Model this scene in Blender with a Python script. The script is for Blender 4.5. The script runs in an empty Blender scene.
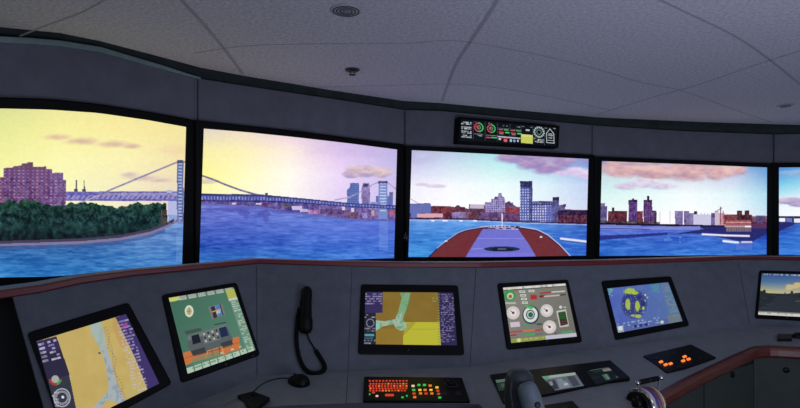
import bpy, bmesh, math, random
import numpy as np
from mathutils import Vector, Matrix
from mathutils.bvhtree import BVHTree

S = bpy.context.scene
COL = S.collection
F, CX, HY, EYE = 560.0, 400.0, 234.0, 1.6      # focal length in pixels, image centre, horizon row, eye height

# ------------------------------------------------------------------ camera, world, lights, exposure
cam_d = bpy.data.cameras.new('camera'); cam = bpy.data.objects.new('camera', cam_d); COL.objects.link(cam)
cam.location = (0, 0, EYE); cam.rotation_euler = (math.pi/2, 0, 0)
cam_d.sensor_width = 36; cam_d.lens = 36*F/800; cam_d.shift_y = (HY-204)/800; cam_d.clip_start = 0.05
S.camera = cam
w = bpy.data.worlds.new('world'); S.world = w; w.use_nodes = True
w.node_tree.nodes['Background'].inputs[0].default_value = (0.74, 0.84, 1.0, 1)
w.node_tree.nodes['Background'].inputs[1].default_value = 0.24
def area(name, loc, rot, sx, sy, power, color):
    d = bpy.data.lights.new(name, 'AREA'); d.shape = 'RECTANGLE'; d.size = sx; d.size_y = sy; d.energy = power; d.color = color
    o = bpy.data.objects.new(name, d); COL.objects.link(o); o.location = loc; o.rotation_euler = rot
    return o
area('room_fill_light', (1.2, 0.2, 2.5), (math.radians(38), 0, 0), 3.2, 1.4, 12, (0.80, 0.88, 1.0))  # unseen area light added overhead to brighten the desk and panels
area('ceiling_fill_light', (1.6, 0.3, 0.75), (math.radians(158), 0, math.radians(-4)), 1.4, 1.2, 36, (0.74, 0.78, 1.0))  # unseen upward area light added to brighten the ceiling
S.view_settings.view_transform = 'Standard'; S.view_settings.look = 'None'
S.view_settings.exposure = 0.0; S.view_settings.gamma = 1.0; S.view_settings.use_curve_mapping = False

# ------------------------------------------------------------------ helpers
def lin(c):
    c = np.asarray(c, dtype=np.float64)/255.0
    return np.where(c <= 0.04045, c/12.92, ((c+0.055)/1.055)**2.4)
def P(px, py, z): return Vector(((px-CX)/F*z, z, EYE-(py-HY)/F*z))
def proj(v): return CX+F*v[0]/v[1], HY-F*(v[2]-EYE)/v[1]
def ray(px, py): return Vector(((px-CX)/F, 1.0, -(py-HY)/F))
def plane_hit(px, py, p0, n):
    d = ray(px, py); o = Vector((0, 0, EYE))
    return o + d*((p0-o).dot(n)/d.dot(n))
def interp(x, pts): return float(np.interp(x, [p[0] for p in pts], [p[1] for p in pts]))

def mat(name, rgb, rough=0.6, noise=0.0, scale=40, metallic=0.0, bump=0.0, emit=None, es=1.0, spec=0.5, wood=False):
    m = bpy.data.materials.new(name); m.use_nodes = True; nt = m.node_tree; b = nt.nodes['Principled BSDF']
    c = lin(rgb); b.inputs['Base Color'].default_value = (*c, 1)
    b.inputs['Roughness'].default_value = rough; b.inputs['Metallic'].default_value = metallic
    b.inputs['Specular IOR Level'].default_value = spec
    if noise or bump:
        tc = nt.nodes.new('ShaderNodeTexCoord'); nz = nt.nodes.new('ShaderNodeTexNoise')
        nz.inputs['Scale'].default_value = scale; nz.inputs['Detail'].default_value = 5; nz.inputs['Roughness'].default_value = 0.65
        if wood:
            mp = nt.nodes.new('ShaderNodeMapping'); mp.inputs['Scale'].default_value = (1.0, 1.6, 14)
            nt.links.new(tc.outputs['Object'], mp.inputs[0]); nt.links.new(mp.outputs[0], nz.inputs['Vector'])
        else: nt.links.new(tc.outputs['Object'], nz.inputs['Vector'])
        if noise:
            cr = nt.nodes.new('ShaderNodeValToRGB'); cr.color_ramp.elements[0].position = 0.35; cr.color_ramp.elements[1].position = 0.68
            cr.color_ramp.elements[0].color = (*(c*(1-noise)), 1); cr.color_ramp.elements[1].color = (*np.minimum(c*(1+noise), 1), 1)
            nt.links.new(nz.outputs['Fac'], cr.inputs[0]); nt.links.new(cr.outputs[0], b.inputs['Base Color'])
        if bump:
            bp = nt.nodes.new('ShaderNodeBump'); bp.inputs['Strength'].default_value = bump; bp.inputs['Distance'].default_value = 0.004
            nt.links.new(nz.outputs['Fac'], bp.inputs['Height']); nt.links.new(bp.outputs[0], b.inputs['Normal'])
    if emit:
        b.inputs['Emission Color'].default_value = (*lin(emit), 1); b.inputs['Emission Strength'].default_value = es
    return m
def picture_mat(name, strength=1.0):
    m = bpy.data.materials.new(name); m.use_nodes = True; nt = m.node_tree; b = nt.nodes['Principled BSDF']
    b.inputs['Base Color'].default_value = (0.004, 0.004, 0.005, 1); b.inputs['Roughness'].default_value = 0.45
    b.inputs['Specular IOR Level'].default_value = 0.15
    a = nt.nodes.new('ShaderNodeAttribute'); a.attribute_name = 'Col'
    nt.links.new(a.outputs['Color'], b.inputs['Emission Color']); b.inputs['Emission Strength'].default_value = strength
    return m

M = dict(
    ceiling=mat('ceiling_tile', (198, 196, 208), 0.95, 0.22, 60, bump=0.8),
    seam=mat('ceiling_seam', (160, 160, 170), 0.9, 0.1, 30),
    header=mat('header_panel', (118, 117, 132), 0.85, 0.10, 9, bump=0.15),
    black=mat('matte_black', (10, 10, 13), 0.7, 0.1, 30),
    bezel=mat('black_bezel', (5, 5, 7), 0.5, 0.1, 20, spec=0.18),
    cove=mat('cove_black', (62, 72, 74), 0.95, 0.2, 10),
    cove_trim=mat('cove_trim_grey', (150, 172, 172), 0.8, 0.1, 20),
    panel=mat('console_laminate', (101, 106, 117), 0.62, 0.10, 14, bump=0.05, spec=0.25),
    desk=mat('desk_laminate', (138, 143, 148), 0.5, 0.08, 16, bump=0.05, spec=0.3),
    seamdark=mat('panel_gap', (74, 76, 84), 0.9, 0.1, 20),
    wood=mat('mahogany_trim', (112, 28, 34), 0.42, 0.22, 9, wood=True),
    wood2=mat('mahogany_rail', (94, 38, 30), 0.36, 0.35, 9, wood=True),
    cabinet=mat('cabinet_green_grey', (50, 58, 55), 0.7, 0.12, 12),
    carpet=mat('carpet', (40, 42, 50), 1.0, 0.3, 120, bump=0.6),
    plastic=mat('black_plastic', (6, 7, 9), 0.45, 0.15, 40, spec=0.22),
    rubber=mat('cord_rubber', (5, 5, 7), 0.6, 0.1, 60, spec=0.2),
    lever=mat('lever_grey_plastic', (50, 58, 64), 0.38, 0.12, 25),
    lever2=mat('lever_handle_face', (100, 112, 124), 0.34, 0.12, 25),
    chrome=mat('chrome', (200, 200, 205), 0.12, 0.03, 30, metallic=1.0),
    steel=mat('brushed_metal', (120, 120, 128), 0.35, 0.08, 60, metallic=0.9),
    ceiling_fit=mat('fixture_pale', (168, 170, 182), 0.8, 0.1, 50),
    fixture=mat('fixture_grey', (120, 122, 130), 0.7, 0.08, 40),
    fixdark=mat('fixture_dark', (42, 40, 48), 0.6, 0.1, 40),
    red=mat('reflection_red', (150, 50, 50), 0.3, 0.1, 30), blue=mat('reflection_violet', (70, 62, 150), 0.3, 0.1, 30), cream=mat('reflection_cream', (205, 190, 170), 0.3, 0.1, 30),  # colours reflected in the telegraph's chrome drum, painted as flat materials
    mark=mat('grey_marking', (120, 122, 125), 0.7, 0.05, 30),
    key_dark=mat('unlit_key', (24, 24, 28), 0.5, 0.1, 50),
    key_red=mat('lit_key_red', (60, 15, 10), 0.5, 0.05, 50, emit=(205, 62, 40)),
    key_orange=mat('lit_key_orange', (80, 40, 20), 0.5, 0.05, 50, emit=(232, 120, 50)),
    key_green=mat('lit_key_green', (20, 70, 30), 0.5, 0.05, 50, emit=(40, 190, 80)),
    key_yellow=mat('lit_key_yellow', (90, 80, 20), 0.5, 0.05, 50, emit=(240, 195, 60)),
    key_white=mat('lit_key_white', (120, 110, 110), 0.5, 0.05, 50, emit=(235, 195, 175)),
    button=mat('lit_button_orange', (120, 50, 20), 0.4, 0.05, 50, emit=(255, 128, 48), es=1.25),
    picture=picture_mat('screen_picture'),
)
def new(name, verts, faces, m, parent=None, smooth=False):
    me = bpy.data.meshes.new(name); me.from_pydata([tuple(v) for v in verts], [], faces); me.update()
    o = bpy.data.objects.new(name, me); COL.objects.link(o); me.materials.append(m)
    if smooth: me.polygons.foreach_set('use_smooth', [True]*len(me.polygons))
    if parent: o.parent = parent; o.matrix_parent_inverse = Matrix.Translation(-parent.location)
    return o
def from_bm(name, bm, m, parent=None, smooth=False, bevel=0, seg=2):
    me = bpy.data.meshes.new(name); bmesh.ops.recalc_face_normals(bm, faces=bm.faces); bm.to_mesh(me); bm.free()
    o = bpy.data.objects.new(name, me); COL.objects.link(o); me.materials.append(m)
    if smooth: me.polygons.foreach_set('use_smooth', [True]*len(me.polygons))
    if parent: o.parent = parent; o.matrix_parent_inverse = Matrix.Translation(-parent.location)
    if bevel:
        b = o.modifiers.new('bevel', 'BEVEL'); b.width = bevel; b.segments = seg; b.limit_method = 'ANGLE'
    return o
def thing(name, label, cat, loc, group=None):
    o = bpy.data.objects.new(name, None); COL.objects.link(o); o.location = loc; o.empty_display_size = 0.1
    return tag(o, label, cat, group)
def tag(o, label, cat, group=None):
    o['label'] = label; o['category'] = cat
    if group: o['group'] = group
    return o
def struct(name, verts, faces, m, parent=None):
    o = new(name, verts, faces, m, parent)
    if not parent: o['kind'] = 'structure'
    return o
def prism(name, pts, n, depth, m, parent=None, bevel=0, up=0.0):
    """polygon pts pushed up along n by up, and down to up-depth"""
    n = Vector(n).normalized(); bm = bmesh.new()
    top = [bm.verts.new(Vector(p)+n*up) for p in pts]; bot = [bm.verts.new(Vector(p)+n*(up-depth)) for p in pts]
    bm.faces.new(top); bm.faces.new(bot[::-1]); k = len(pts)
    for i in range(k): bm.faces.new((top[i], bot[i], bot[(i+1) % k], top[(i+1) % k]))
    return from_bm(name, bm, m, parent, bevel=bevel)
def rounded(q, r, seg=4):
    """round the corners of a quad of world points"""
    out = []
    for i in range(len(q)):
        p, a, b = Vector(q[i]), Vector(q[i-1]), Vector(q[(i+1) % len(q)])
        u, v = (a-p).normalized()*r, (b-p).normalized()*r
        for k in range(seg+1):
            t = k/seg
            out.append(p+u*(1-t)**2+v*t*t)
    return out
def frame(name, outer, inner, ns, m, parent, depth=0.03, lip=0.004, recess=0.006):
    """picture frame: outer and inner outlines (same count), normals ns, with back plate"""
    k = len(outer); ns = [Vector(x).normalized() for x in (ns if isinstance(ns, list) else [ns]*k)]
    V = []
    V += [Vector(outer[i])+ns[i]*(lip-0.003) for i in range(k)]
    V += [Vector(outer[i])*1+ns[i]*lip+(Vector(inner[i])-Vector(outer[i]))*0.12 for i in range(k)]
    V += [Vector(inner[i])+ns[i]*lip for i in range(k)]
    V += [Vector(inner[i])+ns[i]*(lip-recess) for i in range(k)]
    V += [Vector(outer[i])-ns[i]*depth for i in range(k)]
    fs = []
    for i in range(k):
        j = (i+1) % k
        for a, b in ((0, 1), (1, 2), (2, 3), (4, 0)):
            fs.append((a*k+i, a*k+j, b*k+j, b*k+i))
    fs.append(tuple(4*k+i for i in range(k)))
    o = new(name, V, fs, m, parent)
    bm = bmesh.new(); bm.from_mesh(o.data); bmesh.ops.recalc_face_normals(bm, faces=bm.faces); bm.to_mesh(o.data); bm.free()
    return o
def tube(name, pts, r, m, parent=None, seg=10, closed_ends=True, radii=None, res=6):
    """smooth tube through pts (Catmull-Rom)"""
    pts = [Vector(p) for p in pts]; rr = radii or [r]*len(pts); Q, R = [], []
    for i in range(len(pts)-1):
        p0, p1, p2, p3 = pts[max(i-1, 0)], pts[i], pts[i+1], pts[min(i+2, len(pts)-1)]
        for k in range(res):
            t = k/res
            Q.append(0.5*((2*p1)+(p2-p0)*t+(2*p0-5*p1+4*p2-p3)*t*t+(3*p1-p0-3*p2+p3)*t**3)); R.append(rr[i]*(1-t)+rr[i+1]*t)
    Q.append(pts[-1]); R.append(rr[-1])
    bm = bmesh.new(); rings = []; up = Vector((0.13, 0.37, 0.92)).normalized()
    for i, q in enumerate(Q):
        t = (Q[min(i+1, len(Q)-1)]-Q[max(i-1, 0)]).normalized()
        a = t.cross(up); a = a.normalized() if a.length > 1e-4 else t.orthogonal().normalized(); b = t.cross(a).normalized(); up = b if b.dot(up) > 0 else -b
        rings.append([bm.verts.new(q+(a*math.cos(2*math.pi*s/seg)+up*math.sin(2*math.pi*s/seg))*R[i]) for s in range(seg)])
    for i in range(len(rings)-1):
        for s in range(seg): bm.faces.new((rings[i][s], rings[i][(s+1) % seg], rings[i+1][(s+1) % seg], rings[i+1][s]))
    bm.faces.new(rings[0]); bm.faces.new(rings[-1][::-1])
    return from_bm(name, bm, m, parent, smooth=True)
def lathe(name, prof, base, axis, m, parent=None, seg=32, squash=(1, 1)):
    """profile [(r, h)] turned around axis at base"""
    axis = Vector(axis).normalized(); a = axis.orthogonal().normalized(); b = axis.cross(a); bm = bmesh.new(); rings = []
    for r, h in prof:
        rings.append([bm.verts.new(Vector(base)+axis*h+(a*math.cos(2*math.pi*s/seg)*squash[0]+b*math.sin(2*math.pi*s/seg)*squash[1])*max(r, 1e-4)) for s in range(seg)])
    for i in range(len(rings)-1):
        for s in range(seg): bm.faces.new((rings[i][s], rings[i][(s+1) % seg], rings[i+1][(s+1) % seg], rings[i+1][s]))
    bm.faces.new(rings[0]); bm.faces.new(rings[-1][::-1])
    return from_bm(name, bm, m, parent, smooth=True)

# ------------------------------------------------------------------ painter for what the screens show
class Paint:
    def __init__(s, X, Y): s.X, s.Y = X, Y; s.C = np.zeros(X.shape+(3,))
    def at(s, ox, oy, k): q = Paint.__new__(Paint); q.X, q.Y, q.C = (s.X-ox)*k, (s.Y-oy)*k, s.C; return q
    def put(s, m, c, a=1.0):
        w = (np.asarray(m, dtype=float)*a)[..., None]; s.C[:] = s.C*(1-w)+np.asarray(c, dtype=float)*w
    def fill(s, c): s.C[:] = c
    def vgrad(s, stops):
        ys = [t[0] for t in stops]
        for k in range(3): s.C[..., k] = np.interp(s.Y, ys, [t[1][k] for t in stops])
    def mesh(s, xs, ys, tab):
        """2-D gradient: tab[row][col] colours at xs, ys"""
        tab = np.array(tab, dtype=float); fx = np.interp(s.X, xs, np.arange(len(xs))); fy = np.interp(s.Y, ys, np.arange(len(ys)))
        x0 = np.minimum(fx.astype(int), len(xs)-2); y0 = np.minimum(fy.astype(int), len(ys)-2); tx = (fx-x0)[..., None]; ty = (fy-y0)[..., None]
        return (tab[y0, x0]*(1-tx)+tab[y0, x0+1]*tx)*(1-ty)+(tab[y0+1, x0]*(1-tx)+tab[y0+1, x0+1]*tx)*ty
    def rect(s, x0, y0, x1, y1, c, a=1.0): s.put((s.X >= x0) & (s.X <= x1) & (s.Y >= y0) & (s.Y <= y1), c, a)
    def inside(s, pts):
        m = np.zeros(s.X.shape, bool); k = len(pts)
        for i in range(k):
            (x0, y0), (x1, y1) = pts[i], pts[(i+1) % k]
            if y0 == y1: continue
            c = ((y0 > s.Y) != (y1 > s.Y)) & (s.X < (x1-x0)*(s.Y-y0)/(y1-y0)+x0)
            m ^= c
        return m
    def poly(s, pts, c, a=1.0): s.put(s.inside(pts), c, a)
    def line(s, pts, w, c, a=1.0):
        for (x0, y0), (x1, y1) in zip(pts[:-1], pts[1:]):
            dx, dy = x1-x0, y1-y0; t = np.clip(((s.X-x0)*dx+(s.Y-y0)*dy)/(dx*dx+dy*dy+1e-9), 0, 1)
            d = np.hypot(s.X-x0-t*dx, s.Y-y0-t*dy); s.put(np.clip((w/2+w*0.25-d)/(w*0.5), 0, 1), c, a)
    def ell(s, x, y, rx, ry, c, a=1.0, ring=None):
        d = np.hypot((s.X-x)/rx, (s.Y-y)/ry); s.put((d <= 1) if ring is None else ((d <= 1) & (d >= ring)), c, a)
    def blob(s, x, y, rx, ry, c, a=1.0, p=1.0, nz=None):
        d = np.hypot((s.X-x)/rx, (s.Y-y)/ry)
        if nz is not None: d = d+nz
        s.put(np.clip((1-d)*p, 0, 1), c, a)
    def noise(s, sx, sy, seed, octv=3):
        out = 0; amp = 1; tot = 0
        for o in range(octv):
            rng = np.random.RandomState(seed+o); g = rng.rand(64, 64); x = (s.X/sx*2**o) % 64; y = (s.Y/sy*2**o) % 64
            x0 = x.astype(int) % 64; y0 = y.astype(int) % 64; tx = x-np.floor(x); ty = y-np.floor(y); tx = tx*tx*(3-2*tx); ty = ty*ty*(3-2*ty)
            x1 = (x0+1) % 64; y1 = (y0+1) % 64
            out = out+amp*((g[y0, x0]*(1-tx)+g[y0, x1]*tx)*(1-ty)+(g[y1, x0]*(1-tx)+g[y1, x1]*tx)*ty); tot += amp; amp *= 0.55
        return out/tot-0.5
    def water(s, ytop, ybot, tab_x, tab_y, tab, seed, amt=1.0, mask=None):
        """blue water with horizontal streaks"""
        c = s.mesh(tab_x, tab_y, tab); st = s.noise(20, 2.2, seed)+0.9*s.noise(7, 1.0, seed+9, 2)
        c = c+st[..., None]*np.array([66, 76, 56])*amt; m = (s.Y >= ytop) if mask is None else mask
        s.put(m, c)
    def building(s, pts, c, win=None, wx=1.6, wy=2.0, wc=(220, 215, 235), wa=0.5, phase=0):
        m = s.inside(pts); s.put(m, c)
        if win: s.put(m & ((((s.X+phase)/wx) % 1) < 0.45) & (((s.Y/wy) % 1) < 0.5), wc, wa)
    def dashes(s, x0, y0, x1, y1, rows, c, seed, fill=0.6, cell=None, a=0.85, h=0.55):
        """unreadable small lettering: broken dashes in rows"""
        rng = np.random.RandomState(seed); dy = (y1-y0)/rows; cell = cell or dy*1.1; nc = max(int((x1-x0)/cell), 1)
        T = rng.rand(rows, nc) < fill; B = 0.5+0.5*rng.rand(rows, nc)
        i = np.clip(((s.Y-y0)/dy).astype(int), 0, rows-1); j = np.clip(((s.X-x0)/(x1-x0)*nc).astype(int), 0, nc-1)
        m = (s.X >= x0) & (s.X <= x1) & (s.Y >= y0) & (s.Y <= y1) & ((((s.Y-y0)/dy) % 1) < h) & T[i, j]
        s.put(m*B[i, j], c, a)
def show(name, top, bot, nu, nv, painter, parent, n_off=0.0, nrm=None):
    """fine grid between two edge curves (functions of u); painter(Paint, U, V)"""
    u = np.linspace(0, 1, nu); T = np.array([tuple(top(t)) for t in u]); B = np.array([tuple(bot(t)) for t in u]); v = np.linspace(0, 1, nv)
    G = T[None]*(1-v)[:, None, None]+B[None]*v[:, None, None]
    PX = CX+F*G[..., 0]/G[..., 1]; PY = HY-F*(G[..., 2]-EYE)/G[..., 1]
    U, V = np.meshgrid(u, v); p = Paint(PX, PY); painter(p, U, V)
    L = p.C.mean(-1, keepdims=True); K_ = p.C.copy(); hi = np.clip((L-185)/40, 0, 1)*0.75; p.C = (((K_*0.87+L*0.13-128)*1.12+126)*np.array([1, 1, 0.97]))*(1-hi)+K_*hi if name == 'picture' else (p.C*0.9+L*0.1)*0.94
    if name == 'picture':
        bz = (p.Y < 225) & (p.Y > 178) & (p.X > 186)
        red = bz & (p.C[..., 0] > p.C[..., 2]+12) & (L[..., 0] < 150); p.put(red, p.C*0.6+L*0.3+np.array([6, 0, 0]))
        dk_ = (L[..., 0] < 175) & (p.C[..., 2]-p.C[..., 0] < 72) & (p.Y < 224) & (p.Y > 178); p.C += (dk_*(p.noise(1.7, 1.9, 79, 2)*75-4))[..., None]+p.noise(2.2, 1.5, 77, 2)[..., None]*9
    if nrm is not None: G = G+np.array(tuple(nrm))*n_off
    me = bpy.data.meshes.new(name); me.vertices.add(nu*nv); me.vertices.foreach_set('co', G.reshape(-1))
    idx = np.arange(nu*nv).reshape(nv, nu); q = np.stack([idx[:-1, :-1], idx[1:, :-1], idx[1:, 1:], idx[:-1, 1:]], -1).reshape(-1)
    nf = (nu-1)*(nv-1); me.loops.add(nf*4); me.polygons.add(nf)
    me.loops.foreach_set('vertex_index', q.astype(np.int32)); me.polygons.foreach_set('loop_start', np.arange(0, nf*4, 4, dtype=np.int32))
    try: me.polygons.foreach_set('loop_total', np.full(nf, 4, dtype=np.int32))
    except Exception: pass
    me.update(calc_edges=True)
    at = me.color_attributes.new('Col', 'FLOAT_COLOR', 'POINT'); C = np.ones((nu*nv, 4), dtype=np.float32); C[:, :3] = lin(np.clip(p.C, 0, 255)).reshape(-1, 3)
    at.data.foreach_set('color', C.reshape(-1)); me.materials.append(M['picture'])
    o = bpy.data.objects.new(name, me); COL.objects.link(o)
    if parent: o.parent = parent; o.matrix_parent_inverse = Matrix.Translation(-parent.location)
    return o

# ------------------------------------------------------------------ the room
WALL = [(-60, 178.3), (194.5, 134.3), (404, 107.3), (594.5, 95.0), (772.5, 89.8), (900, 92.0)]
def zw(px): return 448.0/np.interp(px, [a for a, b in WALL], [b for a, b in WALL])
def facet_n(px):
    a, b = max(p[0] for p in WALL if p[0] <= px+1e-6 or p[0] == -60), None
    for i in range(len(WALL)-1):
        if WALL[i][0] <= px <= WALL[i+1][0]: a, b = WALL[i][0], WALL[i+1][0]
    A, B = P(a, HY, zw(a)), P(b, HY, zw(b)); d = (B-A).normalized(); return Vector((d.y, -d.x, 0))
WB = 0.05                                     # wall surface lies this far behind the screens' faces
cols = []                                     # plan corners of the wall
for i, (px, h) in enumerate(WALL):
    p = P(px, HY, zw(px)); n = facet_n(px-1 if i == len(WALL)-1 else px+1)
    if 0 < i < len(WALL)-1: n = (facet_n(px-1)+facet_n(px+1)).normalized()
    cols.append(Vector((p.x, p.y, 0))-n*WB)
HEAD = [(-60, 37), (0, 42.5), (50, 44.5), (100, 52), (150, 66), (195, 78), (245, 86), (330, 98.5), (404, 110), (440, 111), (520, 118.5), (594.5, 125.5), (680, 131), (772.5, 134.5), (800, 134), (900, 133)]
def wall_pt(px, py, off=WB):
    """point on the wall plane (set back by off) seen at px, py"""
    for i in range(len(WALL)-1):
        if WALL[i][0] <= px <= WALL[i+1][0]:
            n = facet_n((WALL[i][0]+WALL[i+1][0])/2); p0 = P(WALL[i][0], HY, zw(WALL[i][0]))-n*off
            return plane_hit(px, py, p0, n), n
for name, a, b in (('wall_left', -60, 194.5), ('wall_front', 194.5, 594.5), ('wall_right', 594.5, 900)):
    xs = sorted({a, b} | {p[0] for p in HEAD if a < p[0] < b} | {p[0] for p in WALL if a < p[0] < b}); V, Fc = [], []
    for x in xs:
        q = wall_pt(x, interp(x, HEAD))[0]; V += [q, Vector((q.x, q.y, 0))]
    for i in range(len(xs)-1): Fc.append((2*i, 2*i+1, 2*i+3, 2*i+2))
    o = struct(name, V, Fc, M['header'])
# vertical joints between the header panels
def joint(name, px, y0, y1, w=0.006, parent=None):
    p, n = wall_pt(px, y0); q, _ = wall_pt(px, y1); q = Vector((p.x, p.y, q.z)); s = Vector((w, 0, 0))
    struct(name, [p-s+n*0.004, p+s+n*0.004, q+s+n*0.004, q-s+n*0.004, p-s-n*0.004, p+s-n*0.004, q+s-n*0.004, q-s-n*0.004], [(0, 1, 2, 3), (4, 5, 1, 0), (3, 2, 6, 7), (1, 5, 6, 2), (4, 0, 3, 7)], M['seamdark'])
joint('trim_2', 197.5, 79, 124, 0.005); joint('trim_3', 405, 111, 148, 0.004); joint('trim_4', 592, 126, 160, 0.004); joint('trim_5', 774, 135, 168, 0.004)
# black cove behind the header, up to the slab
V, Fc = [], []; xs = [p[0] for p in HEAD]
for x in xs:
    q, n = wall_pt(x, interp(x, HEAD)); V += [q-Vector((0, 0, 0.03))-n*0.05, Vector((q.x, q.y, 2.82))-n*0.05, q-Vector((0, 0, 0.002)), q-n*0.05-Vector((0, 0, 0.002))]
for i in range(len(xs)-1): Fc += [(4*i, 4*i+4, 4*i+5, 4*i+1), (4*i+2, 4*i+6, 4*i+7, 4*i+3)]
struct('trim_1', V, Fc, M['cove'])
# pale moulding along the top of the left header
V, Fc = [], []; xs = [-60, 0, 30, 60, 100, 130, 160, 185, 200]
for x in xs:
    y = interp(x, HEAD); t = interp(x, [(-60, 7), (0, 6), (100, 5), (160, 4), (200, 1.5)]); p, n = wall_pt(x, y-t+1); q, _ = wall_pt(x, y+1)
    V += [p+n*0.02, q+n*0.02, q-n*0.01, p-n*0.01]
for i in range(len(xs)-1):
    for k in range(4): Fc.append((4*i+k, 4*i+(k+1) % 4, 4*i+4+(k+1) % 4, 4*i+4+k))
struct('trim_6', V, Fc, M['cove_trim'])
# ceiling
CZ = 2.55
def ceil_pt(px, py, dz=0.0): d = (CZ-EYE)*F/(HY-py); return Vector(((px-CX)/F*d, d, CZ+dz))
CE = [(-60, 22), (0, 27), (60, 33), (100, 41), (150, 54), (200, 67.5), (245, 76), (330, 90), (404, 101), (440, 103), (520, 110.5), (600, 117.5), (700, 122), (800, 125), (900, 127)]
V = [ceil_pt(x, y) for x, y in CE]; V += [Vector((5.2, V[-1].y, CZ)), Vector((5.2, -2.6, CZ)), Vector((-2.9, -2.6, CZ)), Vector((-2.9, V[0].y, CZ))]; k = len(V)
ceil_o = struct('ceiling', V+[v+Vector((0, 0, 0.05)) for v in V], [tuple(range(k)), tuple(range(2*k-1, k-1, -1))]+[(i, (i+1) % k, (i+1) % k+k, i+k) for i in range(k)], M['ceiling'])
struct('trim_7', [(-3.6, -2.6, 2.82), (5.6, -2.6, 2.82), (5.6, 5.6, 2.82), (-3.6, 5.6, 2.82)], [(0, 1, 2, 3)], M['cove'])
SEAMS = [
    ([(178, -4), (200, 20), (222, 46), (243, 74)], 0.018), ([(195, 53), (250, 45.5), (340, 43.5), (410, 43), (440, 40.5), (470, 42), (540, 55), (600, 70), (640, 82), (680, 90), (730, 108), (772, 122)], 0.007),
    ([(499, -4), (490, 12), (470, 42), (455, 66), (442, 101)], 0.018), ([(318, 87), (380, 85.5), (454, 84), (500, 88), (560, 99), (610, 110)], 0.006),
    ([(648, -6), (690, 14), (735, 36), (770, 60), (800, 84), (830, 104)], 0.012), ([(598, 114), (650, 98), (700, 84), (770, 60), (830, 42)], 0.012),
    ([(20, 36), (50, 24), (80, 13), (112, -4)], 0.008)]
for pts, wd in SEAMS:
    xy = []
    for i in range(len(pts)-1):
        a, b, c, d = (np.array(pts[j], float) for j in (max(i-1, 0), i, i+1, min(i+2, len(pts)-1)))
        xy += [0.5*((2*b)+(c-a)*t+(2*a-5*b+4*c-d)*t*t+(3*b-a-3*c+d)*t**3) for t in (0, .25, .5, .75)]
    W = [ceil_pt(x, y, -0.0015) for x, y in xy+[pts[-1]]]; V = []
    for i, p in enumerate(W):
        d = (W[min(i+1, len(W)-1)]-W[max(i-1, 0)]).normalized(); s = Vector((-d.y, d.x, 0))*wd*0.5; V += [p+s, p-s]
    new('ceiling_joint', V+[v+Vector((0, 0, 0.004)) for v in V], [f for i in range(len(W)-1) for f in ((2*i, 2*i+1, 2*i+3, 2*i+2), (2*i, 2*i+2, 2*i+2+2*len(W), 2*i+2*len(W)), (2*i+1, 2*i+3, 2*i+3+2*len(W), 2*i+1+2*len(W)))], M['seam'], ceil_o)
struct('floor', [(-3.6, -2.6, 0), (5.6, -2.6, 0), (5.6, 5.6, 0), (-3.6, 5.6, 0)], [(0, 1, 2, 3)], M['carpet'])

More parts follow.
